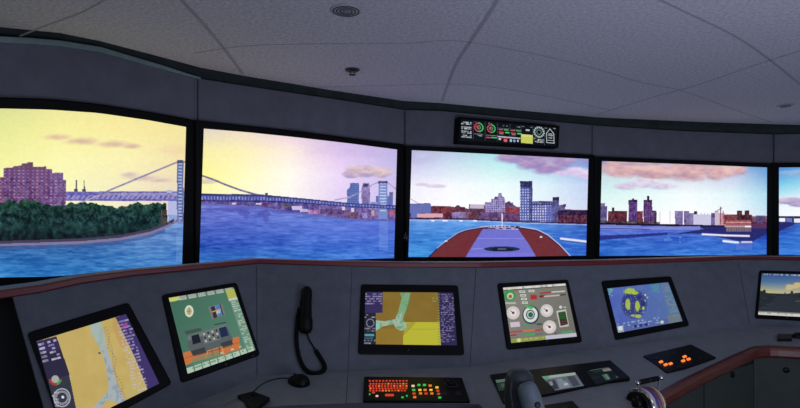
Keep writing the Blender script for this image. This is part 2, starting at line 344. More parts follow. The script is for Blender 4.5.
# ------------------------------------------------------------------ pictures on the big screens
def cloud(p, ells, light, shade, seed, amp=0.7, a=1.0, soft=0.35, lift=0.0):
    """billowing cloud: union of ellipses broken up by noise, lit tops and shaded undersides"""
    d = np.full(p.X.shape, -9.0); yy = np.zeros(p.X.shape)
    for x, y, rx, ry in ells:
        e = 1-np.hypot((p.X-x)/rx, (p.Y-y)/ry); m = e > d; d = np.where(m, e, d); yy = np.where(m, (p.Y-y)/ry, yy)
    n = p.noise(13, 6, seed, 4); al = np.clip((d+n*amp)/soft, 0, 1); al = al*al*(3-2*al)
    t = np.clip(0.5+0.5*yy+lift+p.noise(9, 4, seed+7, 4)*1.3, 0, 1)[..., None]
    c = np.array(light)*(1-t)+np.array(shade)*t; w = (al*a)[..., None]; p.C[:] = p.C*(1-w)+c*w
def pic1(p, U, V):
    p.C[:] = p.mesh([-60, 0, 60, 130, 190], [105, 130, 160, 200], [
        [(190, 200, 140), (214, 218, 150), (232, 226, 156), (240, 226, 158), (232, 214, 152)],
        [(205, 212, 140), (228, 230, 150), (244, 238, 158), (246, 232, 160), (240, 224, 160)],
        [(225, 225, 150), (242, 240, 160), (250, 246, 178), (248, 240, 180), (240, 222, 172)],
        [(235, 230, 170), (248, 244, 178), (250, 248, 195), (240, 230, 200), (225, 205, 196)]])
    cloud(p, [(58, 137, 22, 4.5), (82, 141, 26, 5.5), (112, 144, 26, 5), (132, 146, 16, 4)], (226, 190, 168), (196, 156, 158), 3, 0.5, 0.75, 0.9)
    cloud(p, [(142, 178, 30, 4), (130, 175, 14, 4), (160, 180, 20, 3.4)], (222, 192, 186), (190, 160, 186), 6, 0.5, 0.7, 0.9)
    cloud(p, [(172, 150, 24, 9)], (240, 206, 170), (226, 188, 168), 12, 0.7, 0.4, 0.9)
    for x in (76.2, 84.2): p.rect(x-0.6, 180, x+0.6, 192, (88, 84, 110)); p.rect(x-1.8, 189, x+1.8, 192, (88, 84, 110))
    p.rect(64, 191.5, 186, 201, (112, 106, 184)); p.put((p.Y > 192.5) & (p.Y < 195.5) & (p.X > 100), (160, 150, 205), 0.9)
    p.put((p.Y > 195.5) & (p.Y < 199) & (p.X > 66) & (((p.X+p.Y*0.8) % 5) < 1.7), (182, 172, 226), 0.7)
    p.line([(100, 192), (184, 192)], 1, (84, 80, 160)); p.rect(167, 190, 172, 193, (170, 180, 220))
    p.rect(168, 201, 190, 232, (176, 182, 226)); p.rect(168, 215, 190, 240, (140, 160, 222))
    B = [(-60, 172), (-10, 172), (0, 177), (3.5, 177), (3.5, 168), (12, 167.5), (14, 166), (21, 165.5), (22, 163.5), (27, 163.5), (27, 162), (33, 162), (33, 166.5), (46, 166.5), (46, 169), (52, 169), (52, 172.8), (63, 172.8), (63, 180), (66, 180), (66, 212), (-60, 212)]
    m = p.inside(B); p.put(m, (116, 84, 142)); p.put(m & (((p.X/9) % 1) < 0.4), (136, 92, 128), 0.8); p.put(m & (p.X > 46), (124, 96, 156), 0.7)
    for a, b in ((4, 7.5), (10, 14), (27, 33), (46, 50), (63, 66)): p.put(m & (p.X > a) & (p.X < b), (108, 70, 122), 0.75)
    p.put(m & (((p.X/2.3) % 1) < 0.5) & (((p.Y/2.6) % 1) < 0.5), (92, 60, 118), 0.6); p.put(m & (((p.X/4.6) % 1) < 0.25) & (((p.Y/3.4) % 1) < 0.3), (205, 170, 205), 0.6)
    p.put(m & (p.Y < 169) & (p.X > 3), (112, 72, 92), 0.5)
    p.line([(70, 207), (96, 196.5), (110, 190), (146, 175), (180, 161)], 1.5, (132, 122, 172)); p.line([(80, 203), (100, 195)], 0.8, (190, 180, 210))
    p.rect(177, 161, 183.5, 236, (98, 110, 172)); p.put((p.X > 178.4) & (p.X < 182) & (p.Y > 163) & (((p.Y/3.2) % 1) < 0.45), (178, 196, 232), 0.8); p.rect(177, 160, 183.5, 163, (76, 78, 128)); p.line([(183, 161), (190, 165)], 1.2, (132, 122, 172))
    tn = p.noise(9, 7, 21); top = 203.5+tn*9-1.5*np.sin(p.X/11)-3*np.exp(-((p.X-30)/12)**2); tx = p.noise(3.0, 4.5, 87, 2); top = top+tx*3
    m = (p.Y > top) & (p.Y < 242) & (p.X < 166+(p.Y-203)*0.08+tn*3)
    g = p.noise(5, 4, 33); c = np.array([32, 62, 64])+(g+tx*0.8)[..., None]*np.array([34, 52, 44])+np.clip((212-p.Y)/10, 0, 1)[..., None]*np.array([12, 22, 4])-np.clip((p.Y-226)/14, 0, 1)[..., None]*np.array([12, 26, 22])
    p.put(m, c); p.rect(161, 210, 166, 224, (120, 88, 90), 0.6)
    sh = np.interp(p.X, [-60, 0, 80, 120, 150, 168, 176, 200], [245, 245, 242.5, 239, 233, 226, 221, 219])
    p.water(0, 0, [-60, 0, 90, 150, 190], [215, 235, 255, 280], [[(60, 100, 160), (60, 104, 164), (90, 130, 190), (130, 158, 220), (120, 150, 220)], [(60, 108, 165), (62, 112, 170), (70, 116, 178), (100, 138, 205), (90, 132, 205)], [(44, 104, 175), (48, 108, 182), (50, 108, 184), (70, 124, 200), (66, 124, 205)], [(44, 122, 200), (46, 126, 205), (48, 122, 200), (70, 140, 215), (78, 150, 225)]], 41, 0.7, p.Y > sh)
    p.put(np.abs(p.Y-sh) < 1.2, (130, 118, 158)); p.put((p.Y > sh-4.0) & (p.Y < sh-1.2) & (p.X < 174), (72, 68, 98)); p.put((p.Y > sh+1.5) & (p.Y < sh+5) & (p.X < 165), (64, 84, 150), 0.6)
    p.put((p.X > 176) & (p.X < 185) & (p.Y > 234) & (p.Y < 262), (130, 170, 225), 0.3)
def pic2(p, U, V):
    p.C[:] = p.mesh([200, 240, 290, 340, 400], [125, 150, 175, 210], [
        [(216, 202, 200), (232, 212, 206), (226, 196, 226), (176, 160, 214), (160, 150, 214)],
        [(244, 236, 168), (252, 240, 182), (252, 234, 224), (222, 196, 238), (182, 172, 226)],
        [(252, 246, 150), (255, 250, 190), (255, 250, 240), (236, 214, 250), (196, 186, 236)],
        [(248, 246, 205), (252, 250, 218), (250, 244, 242), (222, 206, 242), (198, 192, 238)]])
    cloud(p, [(366, 171, 24, 7), (352, 174, 12, 5), (382, 173, 14, 6)], (238, 206, 196), (166, 148, 200), 52, 0.6, 0.95, 0.4)
    cloud(p, [(350, 150, 60, 10)], (204, 184, 232), (186, 166, 224), 58, 0.7, 0.4, 0.9); cloud(p, [(207, 181, 14, 4)], (222, 208, 180), (196, 182, 190), 59, 0.5, 0.7, 0.5)
    sh = np.interp(p.X, [200, 260, 300, 350, 400], [203, 206.5, 213, 218.5, 220.5])
    shore = (p.Y > np.interp(p.X, [200, 300, 400], [200, 203, 208])) & (p.Y <= sh); n = p.noise(6, 30, 61)
    c = np.array([108, 90, 160])+n[..., None]*np.array([90, 60, 60]); p.put(shore, c)
    for x, y, w_, h_, cc in ((232, 203, 4, 1.4, (235, 225, 245)), (256, 203, 5, 1.5, (235, 225, 245)), (262, 203, 8, 2, (120, 60, 110)), (292, 206, 10, 4, (215, 205, 240)), (300, 209, 8, 3, (200, 190, 235)), (308, 210, 10, 4, (190, 130, 190)), (284, 204, 6, 4, (96, 90, 90)), (320, 209, 24, 5, (92, 72, 122)), (345, 212, 14, 6, (120, 84, 110)), (351, 208, 3, 4, (225, 220, 245)), (342, 207, 3, 3, (230, 215, 240)), (362, 213, 5, 5, (160, 150, 220)), (371, 210, 3, 6, (200, 170, 150)), (389, 210, 8, 5, (196, 84, 130))):
        p.rect(x, y, x+w_, y+h_, cc, 0.85)
    p.building([(347, 208), (347, 190), (350, 187), (350, 183), (359, 183), (359, 208)], (84, 104, 182), 1, 1.7, 2, (150, 160, 215), 0.5)
    p.building([(361.5, 206), (361.5, 188), (363, 183), (369, 183), (370, 188), (370, 206)], (142, 124, 186), 1, 1.7, 2, (90, 90, 150), 0.4); p.rect(363, 184, 368, 187, (70, 66, 110))
    p.rect(376, 196, 393, 208, (98, 108, 182)); p.rect(389, 192, 393, 197, (110, 104, 160)); p.rect(369, 202, 378, 209, (140, 140, 210))
    p.line([(200, 175), (212, 179), (225, 184.5), (240, 190), (252, 193.5), (262, 196)], 1.7, (118, 106, 150)); p.line([(335, 200), (350, 197), (362, 191), (373, 184.5), (381, 181)], 1.1, (160, 150, 205)); p.line([(386, 181), (397, 190), (402, 194)], 1.1, (160, 150, 205))
    p.rect(378.5, 182, 387.5, 219, (118, 138, 208)); p.put((p.X > 380) & (p.X < 386) & (((p.Y/3) % 1) < 0.4) & (p.Y > 183) & (p.Y < 212), (205, 215, 245), 0.8); p.rect(378.5, 181, 387.5, 183.5, (90, 84, 140))
    a = np.interp(p.X, [200, 262, 300, 350, 400], [193.5, 194.5, 198, 203, 205.5]); b = np.interp(p.X, [200, 262, 300, 350, 400], [201.5, 202, 203.2, 207, 209.5])
    t = (p.Y-a)/(b-a); d = (t > 0) & (t < 1); p.put(d, (76, 84, 168)); p.put(d & (t > 0.35) & (t < 0.75) & (((p.X/3.1) % 1) < 0.42), (196, 198, 240), 0.5); p.put(d & (t < 0.22), (64, 60, 120), 0.8); p.put(d & (t > 0.82), (52, 54, 124), 0.9)
    p.rect(265, 193, 268, 195.5, (90, 84, 130))
    p.water(0, 0, [200, 260, 330, 400], [203, 225, 245, 265], [[(110, 118, 210), (112, 122, 214), (110, 130, 220), (96, 116, 220)], [(84, 104, 206), (88, 112, 214), (96, 126, 222), (86, 116, 222)], [(48, 84, 190), (54, 92, 200), (66, 108, 214), (70, 112, 220)], [(48, 116, 200), (60, 130, 212), (62, 128, 222), (60, 118, 222)]], 71, 0.65, p.Y > sh)
    p.put((p.Y > sh) & (p.Y < sh+2.2), (96, 92, 178), 0.6)
    for x, y, rx, ry in ((244, 213, 6, 3), (246, 217, 3, 2.5), (264, 214, 7, 3), (266, 219, 3, 3), (232, 209, 18, 2), (285, 212, 14, 2)): p.ell(x, y, rx, ry, (78, 78, 176), 0.5)
    p.put((p.Y > 221) & (p.Y < 235+0.02*(p.X-300)) & (p.X > 300) & (p.X < 398), (84, 108, 222), 0.35); p.put((p.X > 379) & (p.X < 388) & (p.Y > 221) & (p.Y < 250), (130, 160, 235), 0.3)
def pic3(p, U, V):
    p.C[:] = p.mesh([408, 450, 500, 545, 592], [148, 165, 185, 212], [
        [(168, 166, 214), (178, 192, 226), (150, 214, 232), (120, 160, 222), (110, 134, 214)],
        [(202, 198, 238), (206, 222, 242), (192, 238, 240), (170, 214, 236), (130, 150, 224)],
        [(238, 236, 252), (246, 248, 255), (236, 250, 252), (220, 240, 250), (188, 206, 242)],
        [(248, 244, 252), (254, 252, 255), (250, 252, 255), (236, 242, 252), (206, 214, 244)]])
    cloud(p, [(437, 186, 14, 2.6), (422, 184.5, 10, 2.2)], (226, 212, 232), (196, 184, 220), 81, 0.5, 0.8, 0.6); cloud(p, [(420, 158, 24, 9)], (206, 200, 234), (176, 168, 218), 82, 0.7, 0.5, 0.9)
    cloud(p, [(578, 172, 18, 6), (588, 176, 14, 5), (562, 173, 12, 4)], (244, 226, 244), (206, 186, 228), 86, 0.5, 0.95, 0.6)
    cloud(p, [(512, 158, 24, 8), (538, 163, 26, 11), (530, 156, 32, 8), (560, 160, 24, 10), (548, 168, 24, 8)], (196, 164, 206), (146, 124, 190), 83, 0.55, 0.97, 0.6)
    cloud(p, [(587, 160, 9, 4)], (176, 156, 214), (150, 134, 200), 88, 0.5, 0.8, 0.5)
    base = np.interp(p.X, [408, 470, 520, 592], [219.3, 220, 222.5, 224.5])
    p.line([(411, 199), (419, 204)], 0.8, (170, 165, 205))
    sk = [(408, 203.5), (424, 203.5), (424, 203), (430, 203), (430, 206), (440, 206), (455, 207), (457, 205), (459, 205), (461, 207), (469, 209), (469, 204.3), (484, 204.3), (485, 206), (485, 202), (491, 202), (491, 198.8), (494, 198.8), (495, 196.5), (498, 196.5), (498.5, 193), (501, 193), (501.5, 196.5), (504, 198), (505, 203), (509, 201), (514, 205), (519, 208), (588, 210), (592, 210), (592, 224), (408, 220)]
    p.poly(sk, (104, 66, 112)); m = p.inside(sk); n = p.noise(7, 50, 91); p.put(m & (n > 0.06), (128, 44, 70), 0.8); p.put(m & (n < -0.12), (80, 70, 120), 0.8)
    p.rect(408, 204, 431, 213, (104, 112, 186)); p.rect(439, 206, 451, 213, (146, 44, 66)); p.rect(451, 207, 465, 212, (120, 50, 78)); p.rect(417, 213.5, 443, 217.5, (214, 160, 178)); p.rect(470, 204.3, 484, 208.5, (190, 178, 205)); p.rect(470, 208.5, 484, 220, (110, 62, 100))
    p.rect(411, 212, 417, 220, (96, 116, 192)); p.rect(452, 212, 466, 219, (138, 120, 176)); p.rect(466, 212, 472, 219, (150, 74, 108))
    p.building([(485, 214), (485, 202), (491, 202), (491, 199), (498, 199), (498, 196), (498.6, 193), (501.4, 193), (502, 196), (505, 198), (505, 215)], (130, 118, 182), 1, 2.2, 2.2, (215, 210, 240), 0.6)
    p.rect(480, 212, 505, 220, (110, 80, 132)); p.rect(505, 207, 520, 214, (176, 62, 92)); p.rect(509, 202.5, 513, 207, (104, 88, 130)); p.rect(503, 213, 522, 221.5, (110, 72, 120))
    p.building([(520, 222.5), (520, 181.5), (523, 180.8), (532.5, 181.5), (532.5, 222.5)], (86, 96, 170), 1, 2.5, 2.7, (205, 212, 245), 0.9); p.rect(520, 181, 532.5, 187.5, (48, 50, 96), 0.8); p.put((p.X > 529.6) & (p.X < 532.5) & (p.Y > 181) & (p.Y < 222), (58, 62, 130), 0.6)
    p.building([(532.5, 223), (532.5, 202), (540, 200.8), (553, 201.8), (553, 223)], (98, 104, 178), 1, 2.5, 2.7, (225, 226, 250), 0.95); p.rect(546, 206, 553, 223, (96, 100, 184), 0.75); p.rect(532.5, 201, 553, 205.5, (60, 60, 110), 0.6)
    p.rect(552.5, 197.5, 559, 223.5, (92, 90, 150)); p.rect(552.5, 197, 559, 200.5, (60, 52, 92)); p.rect(559, 205, 565, 212, (98, 84, 136)); p.rect(563, 204, 566, 207, (90, 76, 120))
    p.rect(558, 210.5, 592, 215.5, (58, 42, 84)); p.rect(558, 215, 592, 224.5, (112, 46, 74)); p.put((p.X > 558) & (p.Y > 215) & (p.Y < 224) & (((p.X/3.5) % 1) < 0.4), (118, 56, 108), 0.7)
    p.water(0, 0, [408, 460, 530, 592], [218, 228, 243, 260], [[(116, 158, 232), (108, 158, 236), (92, 142, 228), (66, 96, 196)], [(78, 138, 224), (76, 142, 230), (80, 140, 230), (60, 104, 206)], [(58, 128, 218), (60, 134, 226), (66, 128, 226), (50, 100, 208)], [(56, 140, 226), (62, 144, 230), (64, 130, 228), (50, 104, 214)]], 101, 0.6, p.Y > base)
    p.put((np.abs(p.Y-base-0.3) < 0.7), (200, 206, 240), 0.55); p.put((p.Y < base) & (p.Y > base-1.6), (50, 44, 90), 0.7)
    for x in (433, 444, 446, 461, 475): p.ell(x, 220.8, 2.0, 0.7, (240, 240, 255))
    out = [(426, 260), (437, 249), (447, 241), (458, 233.5), (466, 230.5), (480, 228), (500, 226.5), (522, 228), (537, 230.5), (548, 236), (560, 246), (573, 260)]
    p.poly(out, (120, 54, 64)); p.line(out, 1.2, (50, 40, 80)); p.line([(x, y-1) for x, y in out[5:]], 1.0, (190, 190, 225)); p.line([(x, y-0.8) for x, y in out[1:6]], 0.8, (170, 170, 215))
    p.poly([(464, 260), (474, 243), (483, 229), (518, 229), (528, 243), (538, 260)], (112, 112, 214)); p.line([(478, 238.5), (524, 238.5)], 0.9, (142, 142, 240), 0.7); p.line([(472, 249), (482, 248.5)], 0.9, (160, 150, 240), 0.7); p.put((p.Y > 253) & (p.X > 468) & (p.X < 534), (124, 116, 238), 0.6)
    p.poly([(488, 228), (492, 225.5), (510, 225.5), (519, 229.5), (500, 229.5)], (200, 200, 245), 0.7); p.dashes(489, 226, 520, 230, 2, (40, 40, 90), 5, 0.6, 1.4); p.rect(501.6, 213, 502.7, 228, (215, 205, 235))
    p.ell(502, 249, 18, 2.6, (40, 58, 92)); p.ell(502, 249.3, 12, 1.5, (30, 38, 62)); p.line([(498, 249), (506, 249)], 0.7, (120, 130, 160))
    p.line([(561, 238.6), (592, 242.2)], 2.2, (228, 226, 246)); p.line([(561, 240.2), (592, 244.2)], 0.7, (60, 70, 160)); p.ell(446, 241, 1.6, 0.8, (205, 215, 240)); p.ell(541, 237, 1.4, 0.8, (205, 215, 240))
def pic4(p, U, V):
    p.C[:] = p.mesh([598, 640, 690, 735, 770], [160, 176, 195, 224], [
        [(110, 130, 190), (170, 150, 190), (184, 170, 204), (96, 150, 222), (90, 140, 216)],
        [(200, 222, 232), (200, 224, 236), (214, 220, 238), (196, 204, 234), (110, 164, 224)],
        [(214, 244, 242), (226, 248, 248), (244, 252, 254), (222, 244, 250), (170, 216, 240)],
        [(250, 246, 252), (254, 250, 254), (254, 252, 255), (248, 248, 254), (210, 226, 246)]])
    cloud(p, [(622, 169, 34, 12), (654, 172, 32, 11), (690, 171, 34, 12), (718, 172, 28, 10), (738, 170, 14, 6)], (232, 186, 186), (176, 136, 160), 111, 0.5, 0.97, 0.6, -0.15)
    cloud(p, [(640, 163, 30, 3.5), (700, 164, 34, 3)], (206, 176, 190), (170, 150, 180), 113, 0.5, 0.8, 0.5)
    cloud(p, [(644, 183, 24, 6.5), (628, 186, 16, 5), (662, 186, 18, 5)], (246, 236, 248), (186, 172, 212), 117, 0.5, 0.97, 0.6)
    for x, y0 in ((660, 212), (670, 211)): p.line([(x, y0), (x, 223)], 0.6, (200, 190, 205))
    for a, y, b, c in ((598, 203, 605, (110, 96, 150)), (600, 206, 607, (104, 94, 150)), (608, 211, 627, (116, 42, 70)), (637, 211, 643, (140, 50, 84)), (652, 210.5, 656.5, (80, 60, 104)), (652, 213, 654, (100, 80, 120)), (675, 211, 683, (132, 118, 176)), (684, 211, 689, (110, 96, 150)), (686, 213, 694, (140, 126, 180)), (694, 211, 697.5, (60, 52, 80)), (693.5, 214.5, 712, (200, 196, 228)), (711, 213, 715, (106, 96, 160)), (715, 211, 719, (200, 180, 200)), (719, 213, 725, (220, 150, 160)), (724, 214.5, 752, (160, 62, 80)), (737, 210.5, 742.2, (104, 42, 60)), (744.5, 210.5, 749.2, (104, 42, 60)), (740, 215.5, 752, (92, 34, 62)), (752, 216, 767, (150, 84, 116)), (756, 215.5, 765, (92, 80, 130))):
        p.rect(a, y, b, 225, c)
    p.building([(628.5, 222), (628.5, 200), (637.3, 200), (637.3, 222)], (88, 58, 124), 1, 2.2, 1.7, (150, 120, 190), 0.5); p.rect(632, 198.4, 634.2, 200.5, (50, 34, 66)); p.building([(643.5, 223), (643.5, 200), (652.3, 200), (652.3, 223)], (88, 54, 118), 1, 2.2, 1.7, (168, 124, 180), 0.5); p.rect(646.8, 196, 649.4, 200.5, (54, 34, 64)); p.rect(612, 207.5, 614.2, 211.5, (60, 46, 70))
    p.rect(628.5, 199.8, 637.3, 202, (56, 40, 78), 0.8); p.rect(643.5, 199.8, 652.3, 202, (56, 36, 72), 0.8)
    for x in (697, 700.5, 704, 707.5): p.rect(x, 212.8, x+0.9, 216, (190, 186, 220))
    p.line([(720.6, 207), (720.6, 224)], 1.0, (110, 74, 110)); p.line([(723.2, 211), (723.2, 224)], 0.8, (130, 84, 110)); p.line([(715, 212), (722, 208)], 0.7, (120, 90, 120))
    sh = np.interp(p.X, [598, 660, 726, 770], [224, 225.5, 227, 229]); p.put((p.Y > sh-1.6) & (p.Y < sh+0.6), (40, 34, 62)); p.put((p.Y > sh-3.4) & (p.Y < sh-1.6) & (p.X < 660), (74, 66, 70), 0.8)
    p.water(0, 0, [598, 650, 710, 770], [224, 231, 240, 260], [[(124, 128, 216), (110, 120, 210), (66, 80, 170), (50, 60, 146)], [(92, 120, 220), (84, 108, 214), (64, 92, 196), (48, 66, 166)], [(56, 108, 210), (58, 104, 210), (56, 104, 214), (48, 96, 210)], [(48, 110, 216), (54, 118, 222), (56, 126, 226), (58, 128, 226)]], 131, 0.6, p.Y > sh+0.6)
    p.poly([(598, 226.8), (640, 227), (700, 226), (700, 230), (640, 229.6), (598, 229)], (134, 138, 222), 0.8); p.poly([(598, 235.5), (630, 234.5), (668, 232.5), (668, 234.6), (630, 237.8), (598, 240)], (44, 50, 142), 0.9)
    p.poly([(672, 234.5), (704, 229), (700, 227), (770, 225), (770, 232), (750, 243), (738, 241), (700, 233.4), (690, 233.5)], (44, 46, 118), 0.92); p.line([(598, 228.3), (622, 228.6), (650, 229.4)], 0.7, (60, 66, 160))
    p.rect(726, 220, 751, 226.5, (176, 92, 110)); p.rect(726, 226.5, 751, 231.5, (134, 112, 130)); p.line([(725, 226.3), (751, 226.3)], 1.1, (200, 160, 170)); p.line([(726, 222.3), (751, 222.3)], 0.8, (225, 160, 160)); p.put((p.X > 726) & (p.X < 751) & (p.Y > 228) & (p.Y < 231) & (((p.X/2.6) % 1) < 0.5), (90, 84, 110), 0.7); p.rect(745, 225.6, 751, 227.2, (240, 235, 245)); p.rect(751, 222, 770, 228.5, (96, 56, 100))
    p.line([(702.5, 234.2), (725, 235.4), (749, 236)], 1.9, (236, 234, 248)); p.line([(723.5, 241), (738, 242.6)], 2.2, (236, 236, 250)); p.line([(742, 242), (751.5, 242)], 1.7, (212, 206, 240)); p.put((p.X > 736) & (p.X < 752) & (p.Y > 243) & (p.Y < 250), (104, 124, 214), 0.5); p.put((p.X > 664) & (p.X < 684) & (p.Y > 236) & (p.Y < 243) & (p.noise(5, 5, 7) > 0.08), (96, 150, 232), 0.6)
def pic5(p, U, V):
    p.C[:] = p.mesh([776, 800, 860], [166, 185, 200, 220], [[(70, 130, 220), (96, 150, 224), (120, 160, 224)], [(120, 200, 238), (150, 214, 240), (170, 216, 240)], [(214, 238, 248), (236, 244, 250), (240, 240, 250)], [(252, 250, 254), (252, 250, 254), (250, 250, 254)]])
    cloud(p, [(792, 201, 17, 4), (806, 203, 20, 5)], (206, 190, 222), (158, 140, 196), 141, 0.5, 0.95, 0.35); cloud(p, [(795, 173, 20, 4)], (170, 196, 232), (140, 170, 220), 143, 0.5, 0.6, 0.6)
    p.rect(770, 216, 870, 222.5, (60, 60, 110)); p.rect(779, 218, 785, 222.3, (240, 240, 250)); p.rect(786, 218, 792, 223, (108, 120, 190)); p.rect(794, 218.5, 806, 224, (228, 230, 246)); p.rect(812, 217, 830, 223, (150, 90, 110))
    p.water(0, 0, [770, 800, 860], [222, 232, 245, 260], [[(40, 46, 120), (60, 96, 200), (60, 110, 210)], [(50, 90, 200), (62, 120, 222), (60, 120, 220)], [(54, 116, 222), (60, 126, 228), (60, 126, 226)], [(54, 110, 216), (56, 116, 220), (56, 116, 220)]], 151, 0.6, p.Y > 222.5+0.03*(800-p.X))
    p.poly([(770, 221), (790, 222), (796, 223.5), (778, 232), (770, 234)], (44, 46, 118), 0.9)

# ------------------------------------------------------------------ the big screens round the wall
BIG = [
    ('leftmost large wall screen showing a purple apartment block behind dark trees', pic1, (-58, -58, 186, 182), [(-58, 108.5), (0, 108.5), (50, 109.7), (98, 113), (147, 120), (186, 127)], [(-58, 277.5), (0, 277.5), (50, 276.5), (100, 273.5), (182, 265)], [(-60, 96), (0, 97.5), (50, 99), (98, 104), (147, 111.5), (193.5, 120)], [(-60, 287), (0, 286), (50, 284), (193.5, 270)], (330, 300)),
    ('large wall screen showing a suspension bridge over blue water under a pale yellow sky', pic2, (203.5, 199, 397, 394), [(199, 128), (204, 128.7), (250, 132.5), (298, 137.5), (350, 143.5), (397, 149.6)], [(199, 264), (300, 261), (397, 258)], [(195, 120), (250, 126), (298, 131), (350, 138), (403.2, 144.5)], [(195, 271), (403.2, 263)], (400, 290)),
    ('large wall screen showing a red and blue ship bow heading for a city shore', pic3, (411.5, 408, 588.5, 586), [(408, 150), (500, 154.5), (588.5, 159)], [(408, 257), (500, 257), (588.5, 255.5)], [(405.2, 145.5), (500, 150), (594.2, 155)], [(405.2, 262), (594.2, 260.5)], (380, 250)),
    ('large wall screen showing pink clouds over two dark towers and white piers', pic4, (601.5, 599, 767, 766.5), [(599, 161), (680, 164), (767, 167.5)], [(599, 256), (680, 255.5), (767, 254.5)], [(594.8, 156.5), (680, 160), (772.2, 163.5)], [(594.8, 261), (772.2, 259)], (350, 230)),
    ('rightmost large wall screen, cut off by the edge of the picture', pic5, (778.5, 778.5, 862, 862), [(778, 167.5), (862, 167)], [(778, 255), (862, 256)], [(772.8, 163), (868, 162.5)], [(772.8, 260), (868, 261)], (170, 220)),
]
for idx, (label, pic, (xt0, xb0, xt1, xb1), it, ib, ot, ob, (nu, nv)) in enumerate(BIG):
    n = facet_n((xt0+xt1)/2); p0 = P(xt0, HY, zw((xt0+xt1)/2)); p0 = P((xt0+xt1)/2, HY, zw((xt0+xt1)/2))
    hit = lambda x, y: plane_hit(x, y, p0, n)
    root = thing('display_screen', label, 'screen', hit((xt0+xt1)/2, 258), 'large screens round the front wall')
    K = 24
    lerp = lambda a, b, t: a+(b-a)*t
    inner, outer = [], []
    for k in range(K+1): x = lerp(xt0, xt1, k/K); inner.append(hit(x, interp(x, it))); xo = lerp(ot[0][0], ot[-1][0], k/K); outer.append(hit(xo, interp(xo, ot)))
    for k in range(K+1): x = lerp(xb1, xb0, k/K); inner.append(hit(x, interp(x, ib))); xo = lerp(ob[-1][0], ob[0][0], k/K); outer.append(hit(xo, interp(xo, ob)))
    frame('bezel', outer, inner, n, M['bezel'], root, depth=0.045, lip=0.008, recess=0.010)
    show('picture', lambda t: hit(lerp(xt0, xt1, t), interp(lerp(xt0, xt1, t), it)), lambda t: hit(lerp(xb0, xb1, t), interp(lerp(xb0, xb1, t), ib)), nu, nv, pic, root)
    if idx == 2:                              # small grey figure on the frame
        q = lambda x, y: hit(x, y)+n*0.0105
        bm = bmesh.new()
        for (a, b) in (((405.6, 232.5), (403.6, 238.2)), ((403.2, 238.4), (407.4, 238.0)), ((406.4, 235.2), (406.2, 240.6))):
            A, B = q(*a), q(*b); s = Vector((0.003, 0, 0)) if abs(a[1]-b[1]) > abs(a[0]-b[0]) else Vector((0, 0, 0.003))
            vs = [bm.verts.new(v) for v in (A-s, A+s, B+s, B-s)]; vs2 = [bm.verts.new(v.co-n*0.004) for v in vs]; bm.faces.new(vs)
            for i in range(4): bm.faces.new((vs[i], vs2[i], vs2[(i+1) % 4], vs[(i+1) % 4]))
        o = from_bm('number_mark', bm, M['mark'], root); o['label'] = 'small grey figure marked on the black frame'

# ------------------------------------------------------------------ the console: planes of the sloping panels
LEDGE = [(-60, 293), (0, 290), (40, 284.5), (80, 276.5), (130, 270), (200, 264), (256, 258.7), (262, 258.7), (330, 260.7), (400, 262), (480, 262), (600, 260), (700, 257), (737, 255.7), (870, 257.5)]
Qz, Rz, Sz, Tz = 3.0, 3.23, 3.8, 3.74
Q, R_, S_, T_ = P(262, 258.7, Qz), P(480, 262, Rz), P(737, 255.7, Sz), P(870, 257.5, Tz)
def zl(px):
    if px <= 262:
        u = (px-CX)/F; t = (Q.x-Qz*u)/(0.766-0.643*u); return Qz-0.643*t
    return 1/np.interp(px, [262, 480, 737, 870], [1/Qz, 1/Rz, 1/Sz, 1/Tz])
P0 = P(0, 290, zl(0)); F1 = P(260, 376, 2.72)
def pl(a, b, c): n = (b-a).cross(c-a).normalized(); return (a, n if n.y < 0 else -n)
PA = pl(P0, Q, F1); PB = pl(Q, R_, F1); F2 = plane_hit(470, 367, *PB); PC = pl(R_, S_, F2); F3 = plane_hit(750, 326, *PC); PD = pl(S_, T_, F3)
def on(pln, x, y): return plane_hit(x, y, *pln)
FOLD = [(110, 440), (190, 405), (260, 376), (353, 371), (470, 367), (500, 362.6), (600, 348), (660, 339.2), (700, 333.3), (735, 328.2), (750, 326), (800, 326.5), (870, 327)]
def fplane(x): return PA if x < 260 else PB if x < 470 else PC if x < 750 else PD
FW = [on(fplane(x), x, y) for x, y in FOLD]
EDGE = [(170, 450, 2.0), (230, 413, 2.15), (285, 407.5, 2.37), (355, 405, 2.4), (478, 406, 2.42), (500, 432, 2.15), (612, 432, 2.15), (650, 399, 2.5), (690, 377, 2.8), (740, 353.5, 3.1), (760, 347, 3.2), (800, 348, 3.15), (870, 352, 3.05)]
EW = [P(*e) for e in EDGE]
console = thing('bridge_console', 'long curved grey control console with mahogany edging below the wall screens', 'console', (FW[4].x, FW[4].y, 0))
# sloping panels, as slabs 2.5 cm thick
def panel(pts_px, pln):
    pts = [on(pln, x, y) for x, y in pts_px]; return prism('sloping_panel', pts, pln[1], 0.025, M['panel'], console)
lp = lambda a, b: [(x, y+1) for x, y in LEDGE if a <= x <= b]
panel([(11, 290)]+lp(12, 262)+[(260, 376), (190, 405), (110, 440), (60, 463)], PA)
panel(lp(262, 480)+[(470, 367), (353, 371), (260, 376)], PB)
panel(lp(480, 737)+[(750, 326), (700, 333.3), (600, 348), (470, 367)], PC)
panel(lp(737, 870)+[(880, 327), (750, 326)], PD)
